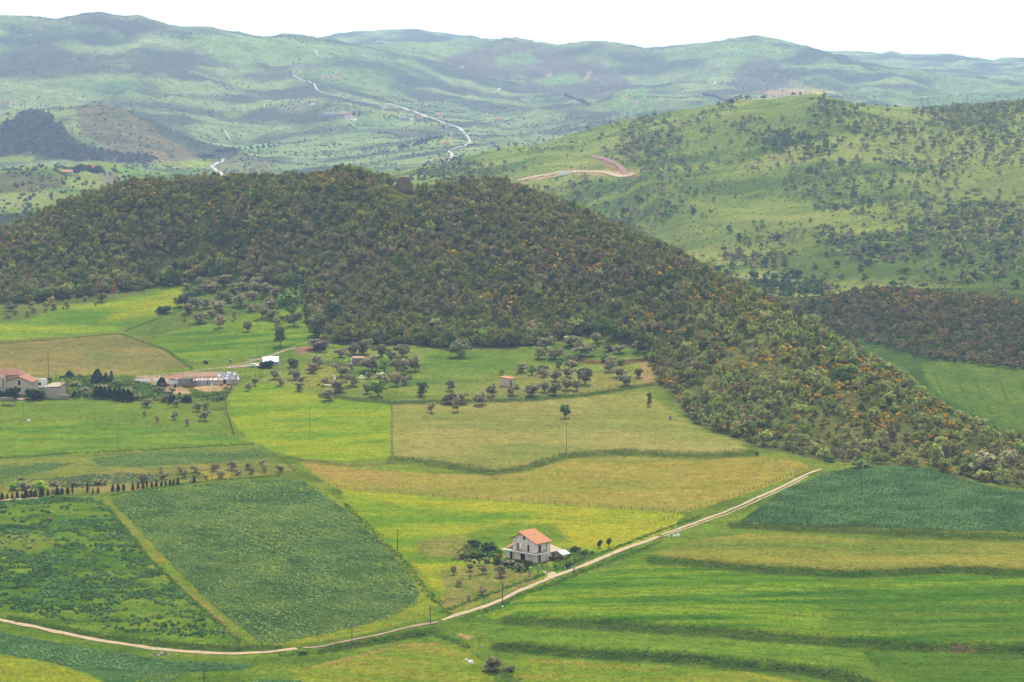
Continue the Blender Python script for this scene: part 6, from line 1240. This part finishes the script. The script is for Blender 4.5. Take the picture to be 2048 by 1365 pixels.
for a in [(699,240,19,8,'white','tile_old','white far farmhouse below the cypress',4,4), (685,234,22,9,'stone','tile_old','stone far farm building beside the cypress',-6,3), (660,233,26,6,'bluesheet','bluesheet','long blue-grey far shed left of the stone farm',-4,0,True), (710,244,8,5,'white','white','small white annex beside the far farmhouse',20,1,True),
 (768,219,12,6,'white','tile','small white far house with orange roof by the road',4,3), (806,240,14,5,'bluesheet','bluesheet','blue-grey far shed near the white road',0,0,True), (824,242,9,4,'white','sheet','small white far shed near the white road',0,1,True), (840,238,13,5,'cream','tile_red','red-roofed far house beside the white road',0,3), (878,233,14,5,'cream','tile','tan far house above the white road',0,2),
 (892,290,14,6,'cream','tile','pale far house at the end of the tree row',-3,3), (948,256,8,4,'white','tile','tiny far house right of the white road',0,2), (1000,245,15,8,'cream','tile_red','large far house with reddish roof on the middle slope',8,3), (924,137,9,6,'white','tile_old','white far house alone on the high slope',5,2), (1240,249,14,6,'cream','tile_red','red-roofed far house in the valley hamlet',0,2), (1222,250,10,5,'greywall','tile_old','grey far house beside the red-roofed one',0,2),
 (1322,243,14,5,'white','tile_old','pale far building left in the valley village',0,3), (1337,243,12,6,'cream','sheet','pale far building in the middle of the valley village',0,3), (1350,242,12,5,'white','tile','white far building right in the valley village',0,2), (1366,241,14,6,'greywall','sheet','grey far building at the village end',0,3),
 (874,325,12,6,'cream','tile_red','red-roofed far house near the end of the white road',5,2), (884,328,9,4,'white','sheet','white far shed below the red-roofed house',0,1,True), (757,337,8,4,'cream','tan_sheet','tiny cream hut behind the dark hill ridge',0,1,True),
 (11,213,15,9,'cream','tile_red','red-roofed far house at the upper left edge',6,2), (134,349,21,8,'cream','tile','long low far house with tan roof behind the dark hill',3,4), (188,340,15,10,'cream','tile','two-storey far house on the rocky knoll',3,3), (512,350,7,4,'cream','tile','tiny far house just over the dark ridge',0,1),
 (590,325,8,4,'white','tan_sheet','small white far building left of the valley road',0,1,True), (625,212,10,4,'white','sheet','row of white far sheds under the slope',0,2,True)]: far_house(*a)
# ------------------------------------------------------------------ light, sky, air, camera
SUN_EL, SUN_AZ = R(48), R(7)      # high, ahead of the camera and a little right
sl = bpy.data.lights.new('sun', 'SUN'); sl.energy = 5.0; sl.angle = R(1.2); sl.color = (1.0, .95, .87)
so = link(bpy.data.objects.new('sun', sl)); d = Vector((math.sin(SUN_AZ) * math.cos(SUN_EL), math.cos(SUN_AZ) * math.cos(SUN_EL), math.sin(SUN_EL)))
so.rotation_euler = d.to_track_quat('Z', 'Y').to_euler(); so.location = (0, 600, 400)
W_ = bpy.data.worlds.new('World'); scene.world = W_; W_.use_nodes = True
nt = W_.node_tree; nt.nodes.clear(); N = nt.nodes; L = nt.links
sky = N.new('ShaderNodeTexSky'); sky.sky_type = 'NISHITA'; sky.sun_disc = False; sky.sun_elevation = SUN_EL; sky.sun_rotation = SUN_AZ
sky.air_density = 1.0; sky.dust_density = 3.0; sky.altitude = 600
bg = N.new('ShaderNodeBackground'); L.new(sky.outputs[0], bg.inputs[0]); bg.inputs[1].default_value = .1
cl = N.new('ShaderNodeBackground'); cl.inputs[0].default_value = (1.0, 1.0, 1.0, 1); cl.inputs[1].default_value = .64
tc = N.new('ShaderNodeTexCoord'); ns = N.new('ShaderNodeTexNoise'); ns.inputs['Scale'].default_value = 3; ns.inputs['Detail'].default_value = 5
L.new(tc.outputs['Generated'], ns.inputs['Vector'])
rp = N.new('ShaderNodeValToRGB'); L.new(ns.outputs['Fac'], rp.inputs[0]); rp.color_ramp.elements[0].position = .3; rp.color_ramp.elements[0].color = (.95, .95, .95, 1); rp.color_ramp.elements[1].position = .6; rp.color_ramp.elements[1].color = (1, 1, 1, 1)
mx = N.new('ShaderNodeMixShader'); L.new(rp.outputs[0], mx.inputs[0]); L.new(bg.outputs[0], mx.inputs[1]); L.new(cl.outputs[0], mx.inputs[2])
ow = N.new('ShaderNodeOutputWorld'); L.new(mx.outputs[0], ow.inputs['Surface'])
# the air
zlo = float(ZG.min()) - 1.0; zhi = float(ZG.max()) + 25
hm, hnt, hN, hL = mat('pale_air')
vp = hN.new('ShaderNodeVolumePrincipled'); vp.inputs['Density'].default_value = 4.8e-5; vp.inputs['Color'].default_value = (.48, .68, 1.0, 1); vp.inputs['Anisotropy'].default_value = .2
hm.cycles.homogeneous_volume = True
ho = hN.new('ShaderNodeOutputMaterial'); hL.new(vp.outputs[0], ho.inputs['Volume'])
hz_ = MB().box(-5200, 5200, -300, 13600, zlo, zhi).build('haze', hm); hz_['kind'] = 'stuff'; hz_['label'] = 'pale blue haze over the far hills'
cam = bpy.data.cameras.new('camera'); cam.sensor_fit = 'HORIZONTAL'; cam.sensor_width = 36; cam.lens = FPX / 2048 * 36; cam.clip_start = 1; cam.clip_end = 60000
co = link(bpy.data.objects.new('camera', cam)); co.location = (0, 0, 0); co.rotation_euler = (math.pi / 2 - PIT, 0, 0); scene.camera = co
vs = scene.view_settings; scene.display_settings.display_device = 'sRGB'; vs.view_transform = 'Standard'; vs.look = 'None'; vs.gamma = 1; vs.exposure = .9; vs.use_curve_mapping = False
cy = scene.cycles; cy.max_bounces = 4; cy.diffuse_bounces = 2; cy.glossy_bounces = 2; cy.transmission_bounces = 2; cy.volume_bounces = 0; cy.transparent_max_bounces = 4
cy.use_adaptive_sampling = False; cy.adaptive_threshold = .02; cy.sample_clamp_indirect = 4
try: cy.use_denoising = True; cy.denoiser = "OPENIMAGEDENOISE"; cy.denoising_input_passes = "RGB_ALBEDO_NORMAL"; cy.denoising_prefilter = "ACCURATE"
except Exception: pass
